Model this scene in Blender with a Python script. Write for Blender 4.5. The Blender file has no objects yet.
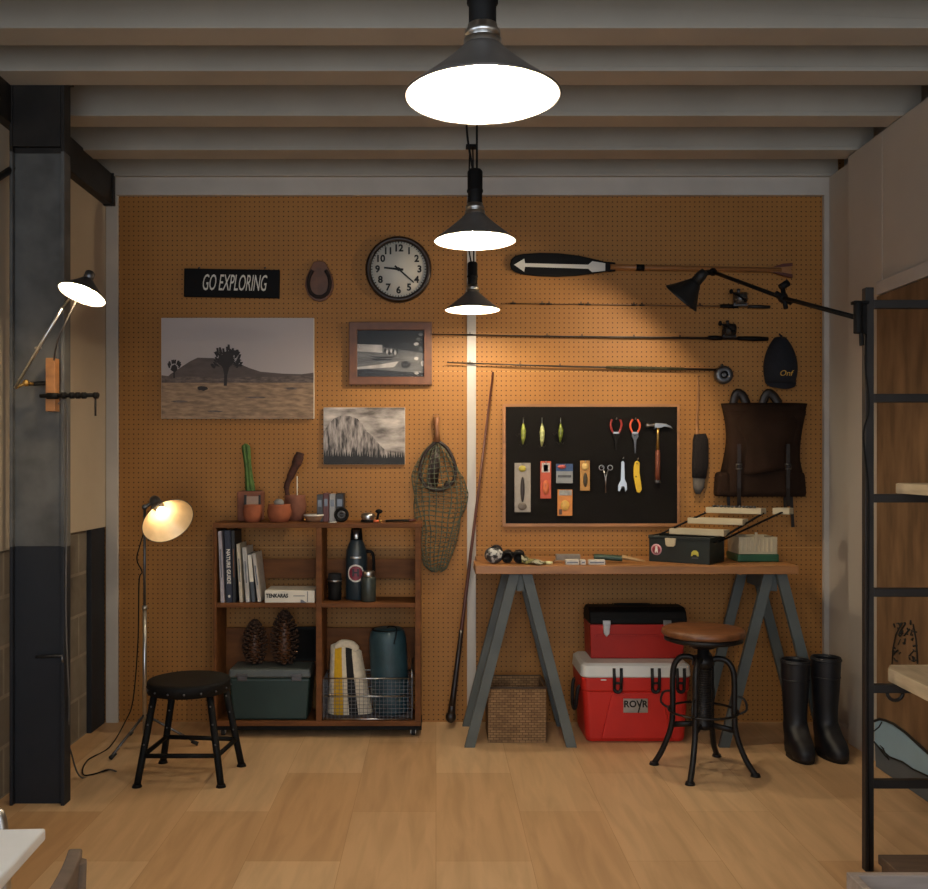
import bpy, bmesh, math, random
from mathutils import Vector, Matrix, Euler
C = bpy.context.scene.collection
S = bpy.context.scene
R = math.radians
FPX, CX, CY, H, D = 950.0, 436.0, 465.0, 1.328, 4.91     # focal length in pixels, vanishing point, eye height, distance of back wall
# ------------------------------------------------------------------ camera, world, daylight, exposure
cam = bpy.data.cameras.new('camera'); co = bpy.data.objects.new('camera', cam); C.objects.link(co)
co.location = (0, 0, H); co.rotation_euler = (R(90), 0, 0)
cam.sensor_fit = 'HORIZONTAL'; cam.sensor_width = 36; cam.lens = FPX*36/928
cam.shift_x = (464-CX)/928; cam.shift_y = (CY-444.5)/928; cam.clip_start = .05
S.camera = co
W = bpy.data.worlds.new('sky'); S.world = W; W.use_nodes = True
bg = W.node_tree.nodes['Background']; bg.inputs[0].default_value = (.80, .89, 1.0, 1); bg.inputs[1].default_value = 3.2
pl = bpy.data.lights.new('added_doorway_portal', 'AREA'); pl.shape = 'RECTANGLE'; pl.size = 3.7; pl.size_y = 2.75; pl.energy = 1
pl.cycles.is_portal = True
po = bpy.data.objects.new('added_doorway_portal', pl); C.objects.link(po); po.location = (.18, -2.1, 1.4); po.rotation_euler = (R(90), 0, 0)  # portal across an unseen doorway opening, added to supply cool ambient daylight
p2 = bpy.data.lights.new('added_window_portal', 'AREA'); p2.shape = 'RECTANGLE'; p2.size = 2.5; p2.size_y = 1.4; p2.energy = 1; p2.cycles.is_portal = True
po = bpy.data.objects.new('added_window_portal', p2); C.objects.link(po); po.location = (-1.80, -.35, 1.6); po.rotation_euler = (R(90), 0, R(-90))  # portal for the added out-of-view opening in the left wall
S.view_settings.view_transform = 'Standard'; S.view_settings.look = 'None'; S.view_settings.gamma = 1
S.view_settings.use_curve_mapping = False; S.view_settings.exposure = 0.0
P_PENDANT, P_DESK, P_CLIP, P_FLOOR = 26, 24, 7, .5      # bulb powers in watts

# ------------------------------------------------------------------ helpers
def at(px, py, d): return Vector(((px-CX)*d/FPX, d, H+(CY-py)*d/FPX))
def wl(px, py, off=.0): 
    p = at(px, py, D-off); return p
def lin(c):
    if isinstance(c, str): c = [int(c[i:i+2], 16)/255 for i in (0, 2, 4)]
    else: c = [v/255 for v in c]
    return tuple((v/12.92 if v <= .04045 else ((v+.055)/1.055)**2.4) for v in c)+(1,)
class NT:
    def __init__(s, m): s.t = m.node_tree; s.n = s.t.nodes; s.l = s.t.links
    def new(s, ty, **k):
        n = s.n.new(ty)
        for a, b in k.items(): setattr(n, a, b)
        return n
    def link(s, a, b): s.l.new(a, b)
    def math(s, op, a, b=None):
        n = s.new('ShaderNodeMath', operation=op)
        for i, v in enumerate((a, b)):
            if v is None: continue
            if isinstance(v, (int, float)): n.inputs[i].default_value = v
            else: s.link(v, n.inputs[i])
        return n.outputs[0]
    def mix(s, f, a, b, mode='MIX'):
        n = s.new('ShaderNodeMix', data_type='RGBA', blend_type=mode)
        for i, v in ((0, f), (6, a), (7, b)):
            if hasattr(v, 'is_output'): s.link(v, n.inputs[i])
            else: n.inputs[i].default_value = v
        return n.outputs[2]
def mat(name, col, rough=.6, metal=0, var=.12, scale=8, stretch=(1, 1, 1), bump=0, col2=None, emit=0, coat=0, spec=.5):
    m = bpy.data.materials.new(name); m.use_nodes = True; t = NT(m); b = t.n['Principled BSDF']
    c = lin(col); b.inputs['Roughness'].default_value = rough; b.inputs['Metallic'].default_value = metal
    b.inputs['Specular IOR Level'].default_value = spec
    if coat: b.inputs['Coat Weight'].default_value = coat
    c2 = lin(col2) if col2 else tuple(v*(1-var*2) for v in c[:3])+(1,)
    tc = t.new('ShaderNodeTexCoord'); mp = t.new('ShaderNodeMapping'); mp.inputs['Scale'].default_value = stretch
    t.link(tc.outputs['Object'], mp.inputs[0])
    nz = t.new('ShaderNodeTexNoise'); nz.inputs['Scale'].default_value = scale; nz.inputs['Detail'].default_value = 5
    t.link(mp.outputs[0], nz.inputs['Vector'])
    rp = t.new('ShaderNodeValToRGB'); rp.color_ramp.elements[0].position = .35; rp.color_ramp.elements[1].position = .68
    rp.color_ramp.elements[0].color = c2; rp.color_ramp.elements[1].color = c
    t.link(nz.outputs[0], rp.inputs[0]); t.link(rp.outputs[0], b.inputs['Base Color'])
    if bump:
        bp = t.new('ShaderNodeBump'); bp.inputs['Strength'].default_value = bump; bp.inputs['Distance'].default_value = .01
        t.link(nz.outputs[0], bp.inputs['Height']); t.link(bp.outputs[0], b.inputs['Normal'])
    if emit: b.inputs['Emission Color'].default_value = c; b.inputs['Emission Strength'].default_value = emit
    m.diffuse_color = c
    return m
def glass_mat(name):
    m = bpy.data.materials.new(name); m.use_nodes = True; t = NT(m); o = t.n['Material Output']
    tr = t.new('ShaderNodeBsdfTransparent'); g = t.new('ShaderNodeBsdfGlossy'); g.inputs['Roughness'].default_value = .05
    fr = t.new('ShaderNodeFresnel'); fr.inputs[0].default_value = 1.12
    mx = t.new('ShaderNodeMixShader'); t.link(fr.outputs[0], mx.inputs[0]); t.link(tr.outputs[0], mx.inputs[1]); t.link(g.outputs[0], mx.inputs[2])
    t.link(mx.outputs[0], o.inputs[0]); return m
def bulb_mat(name, col, watts, r):
    m = bpy.data.materials.new(name); m.use_nodes = True; t = NT(m); o = t.n['Material Output']
    e = t.new('ShaderNodeEmission'); e.inputs[0].default_value = col+(1,); e.inputs[1].default_value = watts/(math.pi*4*math.pi*r*r)
    t.link(e.outputs[0], o.inputs[0]); return m
def frame(z, x=None):
    """rotation matrix whose Z axis is z"""
    z = Vector(z).normalized(); a = Vector((0, 0, 1)) if abs(z.z) < .95 else Vector((0, 1, 0))
    if x: a = Vector(x).cross(z)*-1 if False else a
    xx = a.cross(z).normalized(); yy = z.cross(xx)
    return Matrix((xx, yy, z)).transposed().to_4x4()
class MB:
    def __init__(s, T=None):
        s.v = []; s.f = []; s.m = []; s.s = []
        s.inv = (T.matrix_basis.inverted() if T is not None else Matrix()); s.M = Matrix()
    def add(s, vs, fs, m=0, sm=False):
        k = len(s.v); X = s.inv @ s.M
        s.v += [X @ Vector(p) for p in vs]
        for f in fs: s.f.append([i+k for i in f]); s.m.append(m); s.s.append(sm)
        return s
    def box(s, c, d, rot=None, m=0, top=(1, 1), shift=(0, 0)):
        x, y, z = [q/2 for q in d]; c = Vector(c); vs = []
        for kz, (a, b), sh in ((-z, (1, 1), (0, 0)), (z, top, shift)):
            vs += [Vector((-x*a+sh[0], -y*b+sh[1], kz)), Vector((x*a+sh[0], -y*b+sh[1], kz)), Vector((x*a+sh[0], y*b+sh[1], kz)), Vector((-x*a+sh[0], y*b+sh[1], kz))]
        if rot is not None:
            Q = rot if isinstance(rot, Matrix) else Euler(rot).to_matrix().to_4x4()
            vs = [Q @ p for p in vs]
        return s.add([p+c for p in vs], [(3, 2, 1, 0), (4, 5, 6, 7), (0, 1, 5, 4), (1, 2, 6, 5), (2, 3, 7, 6), (3, 0, 4, 7)], m)
    def bb(s, x0, x1, y0, y1, z0, z1, m=0): return s.box(((x0+x1)/2, (y0+y1)/2, (z0+z1)/2), (x1-x0, y1-y0, z1-z0), m=m)
    def tube(s, pts, r, seg=8, m=0, closed=False, sq=None):
        P = [Vector(p) for p in pts]; n = len(P); rs = r if isinstance(r, (list, tuple)) else [r]*n
        tg = []
        for i in range(n):
            a = P[(i-1) % n] if (closed or i > 0) else P[i]; b = P[(i+1) % n] if (closed or i < n-1) else P[i]
            tg.append((b-a).normalized())
        u = Vector((0, 0, 1)) if abs(tg[0].z) < .9 else Vector((0, 1, 0))
        u = (u-tg[0]*u.dot(tg[0])).normalized(); vs = []
        for i in range(n):
            u = (u-tg[i]*u.dot(tg[i])).normalized(); w = tg[i].cross(u)
            for k in range(seg):
                a = 2*math.pi*(k+(.5 if seg == 4 else 0))/seg
                vs.append(P[i]+u*math.cos(a)*rs[i]*(sq[0] if sq else 1)+w*math.sin(a)*rs[i]*(sq[1] if sq else 1))
        fs = []
        for i in range(n if closed else n-1):
            for k in range(seg):
                a = i*seg; b = ((i+1) % n)*seg; q = (k+1) % seg
                fs.append((a+k, a+q, b+q, b+k))
        s.add(vs, fs, m, seg > 4)
        if not closed: s.add(vs[:seg], [tuple(range(seg))[::-1]], m); s.add(vs[-seg:], [tuple(range(seg))], m)
        return s
    def cyl(s, a, b, r0, r1=None, seg=16, m=0): return s.tube([a, b], [r0, r0 if r1 is None else r1], seg, m)
    def lathe(s, prof, o=(0, 0, 0), z=(0, 0, 1), seg=24, m=0, a0=0, a1=360):
        X = Matrix.Translation(Vector(o)) @ frame(z); vs = []; full = abs(a1-a0) >= 360; ns = seg if full else seg+1
        for r, h in prof:
            for k in range(ns):
                a = R(a0)+R(a1-a0)*k/seg; vs.append(X @ Vector((r*math.cos(a), r*math.sin(a), h)))
        fs = []
        for i in range(len(prof)-1):
            for k in range(seg):
                q = (k+1) % ns
                fs.append((i*ns+k, i*ns+q, (i+1)*ns+q, (i+1)*ns+k))
        return s.add(vs, fs, m, True)
    def sph(s, c, r, seg=16, rings=10, m=0, rot=None):
        rr = r if isinstance(r, (tuple, list)) else (r, r, r); vs = []; c = Vector(c)
        Q = Euler(rot).to_matrix() if rot else Matrix.Identity(3)
        for i in range(rings+1):
            t = math.pi*i/rings
            for k in range(seg):
                a = 2*math.pi*k/seg
                vs.append(c+Q @ Vector((rr[0]*math.sin(t)*math.cos(a), rr[1]*math.sin(t)*math.sin(a), rr[2]*math.cos(t))))
        fs = [(i*seg+k, i*seg+(k+1) % seg, (i+1)*seg+(k+1) % seg, (i+1)*seg+k) for i in range(rings) for k in range(seg)]
        return s.add(vs, fs, m, True)
    def prism(s, poly, y0, y1, m=0):
        """polygon in the xz plane, extruded from y0 to y1"""
        n = len(poly); vs = [(x, y0, z) for x, z in poly]+[(x, y1, z) for x, z in poly]
        return s.add(vs, [tuple(range(n)), tuple(range(n, 2*n))[::-1]]+[(i, (i+1) % n, (i+1) % n+n, i+n) for i in range(n)], m)
    def grid(s, fn, nu, nv, m=0, sm=True, mf=None, wrap=False):
        vs = [fn(i/nu, j/nv) for j in range(nv+1) for i in range(nu+1)]
        for j in range(nv):
            for i in range(nu): pass
        k = len(s.v); X = s.inv @ s.M; s.v += [X @ Vector(p) for p in vs]
        for j in range(nv):
            for i in range(nu):
                a = j*(nu+1)+i+k; s.f.append([a, a+1, a+nu+2, a+nu+1]); s.s.append(sm)
                s.m.append(mf((i+.5)/nu, (j+.5)/nv) if mf else m)
        return s
    def text(s, body, size, X, m=0, ex=.001, sx=1, shear=0, sp=1, align='CENTER', bold=0):
        cu = bpy.data.curves.new('t', 'FONT'); cu.body = body; cu.size = size; cu.extrude = ex; cu.shear = shear; cu.space_character = sp
        cu.offset = bold; cu.align_x = align; cu.align_y = 'CENTER'; cu.resolution_u = 3
        o = bpy.data.objects.new('t', cu); C.objects.link(o)
        bpy.context.view_layer.update()
        me = bpy.data.meshes.new_from_object(o.evaluated_get(bpy.context.evaluated_depsgraph_get()))
        Q = X @ Matrix.Diagonal((sx, 1, 1, 1))
        s.add([Q @ v.co for v in me.vertices], [tuple(p.vertices) for p in me.polygons], m)
        bpy.data.objects.remove(o); bpy.data.meshes.remove(me); bpy.data.curves.remove(cu); return s
    def build(s, name, mats, parent=None, bevel=0, seg=2, sub=0, wire=0, kind=None, solid=0, nrm=True):
        me = bpy.data.meshes.new(name); me.from_pydata([tuple(v) for v in s.v], [], s.f)
        if not isinstance(mats, (list, tuple)): mats = [mats]
        for q in mats: me.materials.append(q)
        for p, a, b in zip(me.polygons, s.m, s.s): p.material_index = a; p.use_smooth = b
        bm = bmesh.new(); bm.from_mesh(me)
        bmesh.ops.remove_doubles(bm, verts=bm.verts, dist=1e-6)
        if nrm: bmesh.ops.recalc_face_normals(bm, faces=bm.faces)
        bm.to_mesh(me); bm.free()
        o = bpy.data.objects.new(name, me); C.objects.link(o)
        if parent is not None: o.parent = parent
        if solid: q = o.modifiers.new('solid', 'SOLIDIFY'); q.thickness = solid; q.offset = 0
        if bevel: q = o.modifiers.new('bevel', 'BEVEL'); q.width = bevel; q.segments = seg; q.limit_method = 'ANGLE'; q.angle_limit = R(40)
        if sub: q = o.modifiers.new('sub', 'SUBSURF'); q.levels = sub; q.render_levels = sub
        if wire: q = o.modifiers.new('wire', 'WIREFRAME'); q.thickness = wire
        if kind: o['kind'] = kind
        return o
def thing(name, label, cat, loc=(0, 0, 0), rz=0, group=None):
    o = bpy.data.objects.new(name, None); C.objects.link(o); o.empty_display_size = .05
    o.location = loc; o.rotation_euler = (0, 0, rz); o['label'] = label; o['category'] = cat
    if group: o['group'] = group
    o.matrix_basis = Matrix.Translation(Vector(loc)) @ Matrix.Rotation(rz, 4, 'Z')
    return o
def tag(o, label, cat, group=None):
    o['label'] = label; o['category'] = cat
    if group: o['group'] = group
    return o
def struct(o): o['kind'] = 'structure'; return o
def relabel(o, label, group=None):
    o['label'] = label
    if group: o['group'] = group
def copy_tree(o, parent=None):
    kids = [c for c in list(bpy.data.objects) if c.parent == o]
    c = o.copy(); C.objects.link(c); c.parent = parent
    for k in kids: copy_tree(k, c)
    return c
def arc(c, r, a0, a1, n, ax='xz'):
    out = []
    for i in range(n+1):
        a = R(a0+(a1-a0)*i/n); u, v = r*math.cos(a), r*math.sin(a)
        out.append(Vector(c)+Vector({'xz': (u, 0, v), 'xy': (u, v, 0), 'yz': (0, u, v)}[ax]))
    return out
def smooth_path(pts, n=6):
    P = [Vector(p) for p in pts]; out = []
    for i in range(len(P)-1):
        p0 = P[max(i-1, 0)]; p1 = P[i]; p2 = P[i+1]; p3 = P[min(i+2, len(P)-1)]
        for k in range(n):
            t = k/n
            out.append(.5*((2*p1)+(p2-p0)*t+(2*p0-5*p1+4*p2-p3)*t*t+(3*p1-p0-3*p2+p3)*t**3))
    return out+[P[-1]]

# ------------------------------------------------------------------ materials
M = {}
def pegboard():
    m = bpy.data.materials.new('pegboard'); m.use_nodes = True; t = NT(m); b = t.n['Principled BSDF']
    tc = t.new('ShaderNodeTexCoord'); sp = t.new('ShaderNodeSeparateXYZ'); t.link(tc.outputs['Object'], sp.inputs[0])
    fx = t.math('SUBTRACT', t.math('FRACT', t.math('DIVIDE', sp.outputs[0], .025)), .5)
    fz = t.math('SUBTRACT', t.math('FRACT', t.math('DIVIDE', sp.outputs[2], .025)), .5)
    d = t.math('SQRT', t.math('ADD', t.math('MULTIPLY', fx, fx), t.math('MULTIPLY', fz, fz)))
    hole = t.math('LESS_THAN', d, .145)
    nz = t.new('ShaderNodeTexNoise'); nz.inputs['Scale'].default_value = 2.2; nz.inputs['Detail'].default_value = 6; t.link(tc.outputs['Object'], nz.inputs['Vector'])
    c = t.mix(nz.outputs[0], lin('8f602d'), lin('b58146'))
    n2 = t.new('ShaderNodeTexNoise'); n2.inputs['Scale'].default_value = 160; n2.inputs['Detail'].default_value = 2; t.link(tc.outputs['Object'], n2.inputs['Vector'])
    c = t.mix(t.math('MULTIPLY', n2.outputs[0], .35), c, lin('7d552a'))
    zz = t.math('SUBTRACT', t.math('FRACT', t.math('DIVIDE', t.math('ADD', sp.outputs[2], .01), .91)), 0.0)
    seam = t.math('LESS_THAN', zz, .004)
    c = t.mix(t.math('MULTIPLY', seam, .5), c, lin('c89a5c'))
    c = t.mix(hole, c, lin('543417'))
    t.link(c, b.inputs['Base Color']); b.inputs['Roughness'].default_value = .55; b.inputs['Specular IOR Level'].default_value = .25
    bp = t.new('ShaderNodeBump'); bp.inputs['Strength'].default_value = .6; bp.inputs['Distance'].default_value = .004; bp.invert = True
    t.link(hole, bp.inputs['Height']); t.link(bp.outputs[0], b.inputs['Normal'])
    return m
def bricked(name, c1, c2, mortar, bw, bh, ms, axes, rough=.7, off=.5, grain=None, bump=.3, bias=0):
    m = bpy.data.materials.new(name); m.use_nodes = True; t = NT(m); b = t.n['Principled BSDF']
    tc = t.new('ShaderNodeTexCoord'); sp = t.new('ShaderNodeSeparateXYZ'); t.link(tc.outputs['Object'], sp.inputs[0])
    cb = t.new('ShaderNodeCombineXYZ'); t.link(sp.outputs['XYZ'.index(axes[0])], cb.inputs[0]); t.link(sp.outputs['XYZ'.index(axes[1])], cb.inputs[1])
    br = t.new('ShaderNodeTexBrick'); br.offset = off; br.inputs['Color1'].default_value = lin(c1); br.inputs['Color2'].default_value = lin(c2)
    br.inputs['Mortar'].default_value = lin(mortar); br.inputs['Scale'].default_value = 1; br.inputs['Mortar Size'].default_value = ms
    br.inputs['Brick Width'].default_value = bw; br.inputs['Row Height'].default_value = bh; br.inputs['Bias'].default_value = bias; br.inputs['Mortar Smooth'].default_value = .1
    t.link(cb.outputs[0], br.inputs['Vector'])
    mp = t.new('ShaderNodeMapping'); mp.inputs['Scale'].default_value = grain or (6, 6, 6); t.link(tc.outputs['Object'], mp.inputs[0])
    nz = t.new('ShaderNodeTexNoise'); nz.inputs['Scale'].default_value = 2; nz.inputs['Detail'].default_value = 8; nz.inputs['Distortion'].default_value = .6; t.link(mp.outputs[0], nz.inputs['Vector'])
    rp = t.new('ShaderNodeValToRGB'); rp.color_ramp.elements[0].color = (.62, .6, .56, 1); rp.color_ramp.elements[1].color = (1, 1, 1, 1)
    rp.color_ramp.elements[0].position = .3; rp.color_ramp.elements[1].position = .62
    t.link(nz.outputs[0], rp.inputs[0])
    c = t.mix(.55, br.outputs[0], rp.outputs[0], 'MULTIPLY'); t.link(c, b.inputs['Base Color'])
    b.inputs['Roughness'].default_value = rough; b.inputs['Specular IOR Level'].default_value = .35
    bp = t.new('ShaderNodeBump'); bp.inputs['Strength'].default_value = bump; bp.inputs['Distance'].default_value = .006; bp.invert = True
    t.link(br.outputs['Fac'], bp.inputs['Height']); t.link(bp.outputs[0], b.inputs['Normal'])
    return m
def camo(name, a, b_, c_, scale):
    m = mat(name, a, .8); t = NT(m); tc = t.new('ShaderNodeTexCoord')
    n = t.new('ShaderNodeTexNoise'); n.inputs['Scale'].default_value = scale; t.link(tc.outputs['Object'], n.inputs['Vector'])
    r = t.new('ShaderNodeValToRGB'); r.color_ramp.interpolation = 'CONSTANT'; e = r.color_ramp.elements
    e[0].color = lin(a); e[1].position = .55; e[1].color = lin(c_); q = e.new(.46); q.color = lin(b_)
    t.link(n.outputs[0], r.inputs[0]); t.link(r.outputs[0], t.n['Principled BSDF'].inputs['Base Color']); return m
M['peg'] = pegboard()
M['floor'] = bricked('floor_panels', 'd6b48a', 'bf966a', 'ae865a', .91, .32, .0009, 'YX', .42, grain=(9, 1.0, 1), bump=.05)
M['block'] = bricked('concrete_block', '7d7466', '6b6255', '8c8272', .40, .20, .008, 'YZ', .9, grain=(5, 5, 5), bump=.8)
M['joist'] = mat('joist_paint', 'aaa498', .6, var=.06, scale=3)
M['ceil'] = mat('ceiling_paint', '8a857c', .7, var=.06, scale=3)
M['cream'] = mat('cream_wall_paint', 'c3b49c', .55, var=.07, scale=2.5)
M['white'] = mat('white_trim_paint', 'bdb6ac', .45, var=.06, scale=5)
M['wallgrey'] = mat('right_wall_paint', 'bcb3a5', .5, var=.06, scale=2)
M['navy'] = mat('navy_paint', '10151e', .6, var=.15, scale=4)
M['primer'] = mat('grey_primer', '5c5c5a', .6, var=.22, scale=7)
M['steel'] = mat('dark_steel', '2b2724', .5, .3, var=.2, scale=12)
M['black'] = mat('black_paint', '0d0c0c', .65, var=.2, scale=20, spec=.18)
M['blacksoft'] = mat('black_fabric', '17171a', .9, var=.2, scale=40)
M['rubber'] = mat('black_rubber', '0d0e10', .6, var=.15, scale=12)
M['chrome'] = mat('bright_metal', 'c8c8c6', .28, 1, var=.08, scale=30)
M['gun'] = mat('gun_metal', '6a6a6c', .38, .9, var=.1, scale=30)
M['brass'] = mat('brass', 'b08a4a', .35, .9, var=.1, scale=30)
M['shade'] = mat('charcoal_enamel', '55514e', .4, var=.1, scale=14)
M['shadeblk'] = mat('black_enamel', '1b1a19', .5, var=.1, scale=14, spec=.3)
M['whitein'] = mat('white_enamel', 'efe9dd', .4, var=.03, scale=10)
M['shadein'] = mat('satin_reflector', 'e6cda4', .38, .25, var=.05, scale=30)
M['walnut'] = mat('stained_shelf_wood', '6f4422', .6, spec=.2, var=.18, scale=5, stretch=(1, 6, 6), bump=.05)
M['oak'] = mat('table_wood', 'a5703f', .45, var=.16, scale=4, stretch=(1.5, 9, 9), bump=.04)
M['seat'] = mat('stool_seat_wood', '7c4d2c', .4, var=.25, scale=5, stretch=(2, 12, 6), coat=.1)
M['framewood'] = mat('frame_wood', '6d4122', .45, var=.15, scale=8, stretch=(3, 3, 3))
M['palewood'] = mat('pale_wood', 'b08c5c', .5, var=.15, scale=6, stretch=(1, 8, 8))
M['board'] = mat('raw_shelf_board', 'c9b697', .7, var=.15, scale=5, stretch=(8, 1, 8))
M['oldwood'] = mat('weathered_wood', '5c4a3c', .75, var=.2, scale=6, stretch=(1, 8, 8))
M['greywood'] = mat('crate_wood', 'a09186', .7, var=.14, scale=6, stretch=(1, 8, 8))
M['slate'] = mat('slate_blue_paint', '595f5c', .55, var=.12, scale=6)
M['red'] = mat('red_plastic', 'c92a20', .42, var=.06, scale=5, spec=.35)
M['redmetal'] = mat('red_metal', 'a8241a', .45, var=.08, scale=5, spec=.3)
M['coolwhite'] = mat('cooler_white', 'dcdad2', .45, var=.04, scale=5)
M['terra'] = mat('terracotta', '9c5534', .85, var=.16, scale=14, bump=.1)
M['terra2'] = mat('dusty_terracotta', '8a553f', .85, var=.2, scale=14, bump=.1)
M['cactus'] = mat('cactus_green', '4d6f2e', .7, var=.25, scale=25)
M['paper'] = mat('paper_white', 'd8d2c4', .8, var=.05, scale=10)
M['black_ink'] = mat('black_ink', '15140f', .7, var=.05)
M['white_ink'] = mat('white_ink', 'd9d5cb', .7, var=.03)
# ------------------------------------------------------------------ the room
XL, XR, YB = -1.73, 2.02, -2.1
struct(MB().bb(-1.95, 2.25, YB-.4, D+.15, -.06, 0).build('floor', M['floor']))
struct(MB().bb(-1.95, 2.25, YB, D+.15, 3.0, 3.08).build('ceiling', M['ceil']))
struct(MB().bb(-1.9, 2.2, D, D+.1, 0, 3.0).build('wall_back', M['peg']))
struct(MB().bb(-.0, 4.6/100, D-.012, D, 0, 2.72).build('trim_1', M['white'], bevel=.002))
bpy.data.objects['trim_1'].location.x = (467-CX)/193.5
struct(MB().bb(-1.66, 2.06, D-.03, D, 2.715, 2.81).build('trim_2', M['white'], bevel=.003))      # header above the pegboard
struct(MB().bb(-1.70, -1.638, D-.02, D, 0, 2.72).build('trim_3', M['white'], bevel=.003))
struct(MB().bb(1.995, 2.03, D-.03, D, 0, 2.72).build('trim_4', M['white'], bevel=.003))
# left wall: concrete block below, painted panels above, a steel frame in front
o = MB(); o.bb(XL-.15, XL, .9, D+.1, 0, 3.0); o.bb(XL-.15, XL, YB, -1.6, 0, 3.0); o.bb(XL-.15, XL, -1.6, .9, 0, .9); o.bb(XL-.15, XL, -1.6, .9, 2.3, 3.0); struct(o.build('wall_left', M['block']))
o = MB(); o.bb(-1.84, -1.79, -1.6, .9, .9, .95); o.bb(-1.84, -1.79, -1.6, .9, 2.25, 2.3); o.bb(-1.84, -1.79, -1.6, -1.55, .95, 2.25); o.bb(-1.84, -1.79, .85, .9, .95, 2.25); o.bb(-1.84, -1.79, -.375, -.325, .95, 2.25); struct(o.build('added_window_1', M['white']))  # unseen frame; it and its wall opening are added to let daylight in
o = MB(); o.bb(XL, -1.70, 4.00, D-.02, 1.01, 2.72); o.bb(XL, -1.70, 2.2, 3.985, .99, 2.72); o.bb(XL, -1.70, .92, 2.185, .99, 2.72)
struct(o.build('wall_left_upper', M['cream'], bevel=.002))
struct(MB().bb(XL, -1.705, 4.70, D-.02, 0, 1.01).build('trim_5', M['navy'], bevel=.003))
o = MB(); o.bb(-1.74, -1.655, YB, D-.06, 2.66, 2.67); o.bb(-1.74, -1.655, YB, D-.06, 2.806, 2.816); o.bb(-1.71, -1.70, YB, D-.06, 2.67, 2.806); o.bb(-1.665, -1.655, YB, D-.06, 2.67, 2.81)
o.bb(-1.735, -1.645, D-.06, D-.035, 2.655, 2.82)
struct(o.build('wall_beam', M['steel'], bevel=.002))
col = thing('steel_column', 'tall steel column with navy lower half by the block wall', 'column', (-1.555, 3.73, 0))
del col['category'], col['label']; col['kind'] = 'structure'
for nm, z0, z1, m in (('painted_base', 0, 1.009, 'navy'), ('column_shaft', 1.009, 2.55, 'primer'), ('column_head', 2.55, 2.83, 'steel')):
    b = MB(col); b.bb(-1.658, -1.458, 3.725, 3.74, z0, z1); b.bb(-1.662, -1.650, 3.70, 3.765, z0, z1); b.bb(-1.462, -1.448, 3.70, 3.765, z0, z1)
    if nm == 'column_head': b.bb(-1.648, -1.463, 3.70, 3.725, z0+.02, z1); b.bb(-1.69, -1.44, 3.69, 3.78, z1, z1+.012)
    struct(b.build(nm, M[m], col, bevel=.0015))
struct(MB(col).tube([(-1.66, 3.74, 2.5), (-1.715, 3.3, 2.2)], .014).build('column_brace', M['steel'], col))
# right wall: thicker painted wall nearer the camera, low panels further forward
struct(MB().bb(XR, XR+.15, YB, D+.1, 0, 2.806).build('wall_right', M['wallgrey']))
o = MB(); o.bb(1.968, XR, 4.19, 4.54, 0, 2.80); o.bb(1.968, XR, YB, 4.19, 2.10, 2.80)
struct(o.build('wall_right_panel', M['wallgrey'], bevel=.004))
struct(MB().bb(1.940, 1.968, YB, 4.19, 2.075, 2.135).build('trim_6', M['white'], bevel=.003))
struct(MB().bb(1.985, XR, 4.54, D-.03, 0, .055).build('baseboard_right', M['white'], bevel=.004))
struct(MB().bb(2.11, 2.17, YB, D, 2.806, 3.0).build('trim_7', M['joist']))
# joists with wide flanges
jy = [3.213, 3.563, 4.02, 4.457, 4.855]
y = 3.213-.42
while y > YB: jy.insert(0, y); y -= .42
for i, y in enumerate(jy):
    j = MB(); w = .135 if y < 4.7 else .045
    j.bb(-1.85, 2.055, y, y+.022, 2.822, 2.97); j.bb(-1.85, 2.055, y, y+w, 2.806, 2.822); j.bb(-1.85, 2.055, y, y+w, 2.97, 2.985)
    struct(j.build('trim_%d' % (8+i), M['joist'], bevel=.002))

# ------------------------------------------------------------------ painted panel with a mural on the right wall
def mw(px, py, x=1.934):
    d = x*FPX/(px-CX); return Vector((x, d, H+(CY-py)*d/FPX))
t = thing('mural_panel', 'brown plywood mural panel with a blue wave and black doodles behind the rack', 'mural', (1.96, 3.1, 0))
M['ply'] = mat('brown_plywood', '86684a', .7, var=.25, scale=3, stretch=(1, 4, 1), spec=.2)
M['bluepaint'] = mat('blue_mural_paint', '9dbccd', .6, var=.1, scale=3)
M['darkpaint'] = mat('slate_mural_paint', '5c646a', .6, var=.12, scale=3)
MB(t).bb(1.94, 2.015, 1.0, 4.185, 0.0, 2.07).build('panel', M['ply'], t, bevel=.003)
def wallpoly(b, pts, x0, x1, m=0):
    n = len(pts); vs = [(x0, p.y, p.z) for p in pts]+[(x1, p.y, p.z) for p in pts]
    b.add(vs, [tuple(range(n)), tuple(range(n, 2*n))[::-1]]+[(i, (i+1) % n, (i+1) % n+n, i+n) for i in range(n)], m)
up = [mw(a, b) for a, b in ((874.5, 721), (880, 719), (886, 720.5), (894, 724), (905, 732), (916, 742), (928, 753))]+[Vector((1.934, 3.2, .17)), Vector((1.934, 2.8, .12))]
low = [Vector((1.934, 2.8, .06)), Vector((1.934, 3.2, .07))]+[mw(a, b) for a, b in ((928, 776), (913, 769), (903, 762), (890, 757), (880, 748), (874.5, 742))]
b = MB(t); wallpoly(b, up+low, 1.934, 1.941); b.build('painted_wave', M['bluepaint'], t)
b = MB(t); wallpoly(b, low[::-1]+[Vector((1.934, 2.8, .002))]+[Vector((1.934, 4.18, .002))][:1], 1.935, 1.941); b.build('dark_band', M['darkpaint'], t)
b = MB(t)
b.tube([(1.933, p.y, p.z) for p in up], .006, 6); b.tube([(1.933, p.y, p.z) for p in low], .004, 6)
for ln in (((874, 731), (879, 727), (882, 722)), ((874, 742), (879, 748), (886, 757), (889, 760), (884, 750), (880, 745), (884, 749)),):
    b.tube([mw(*q, 1.933) for q in ln], .003, 6)
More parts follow.
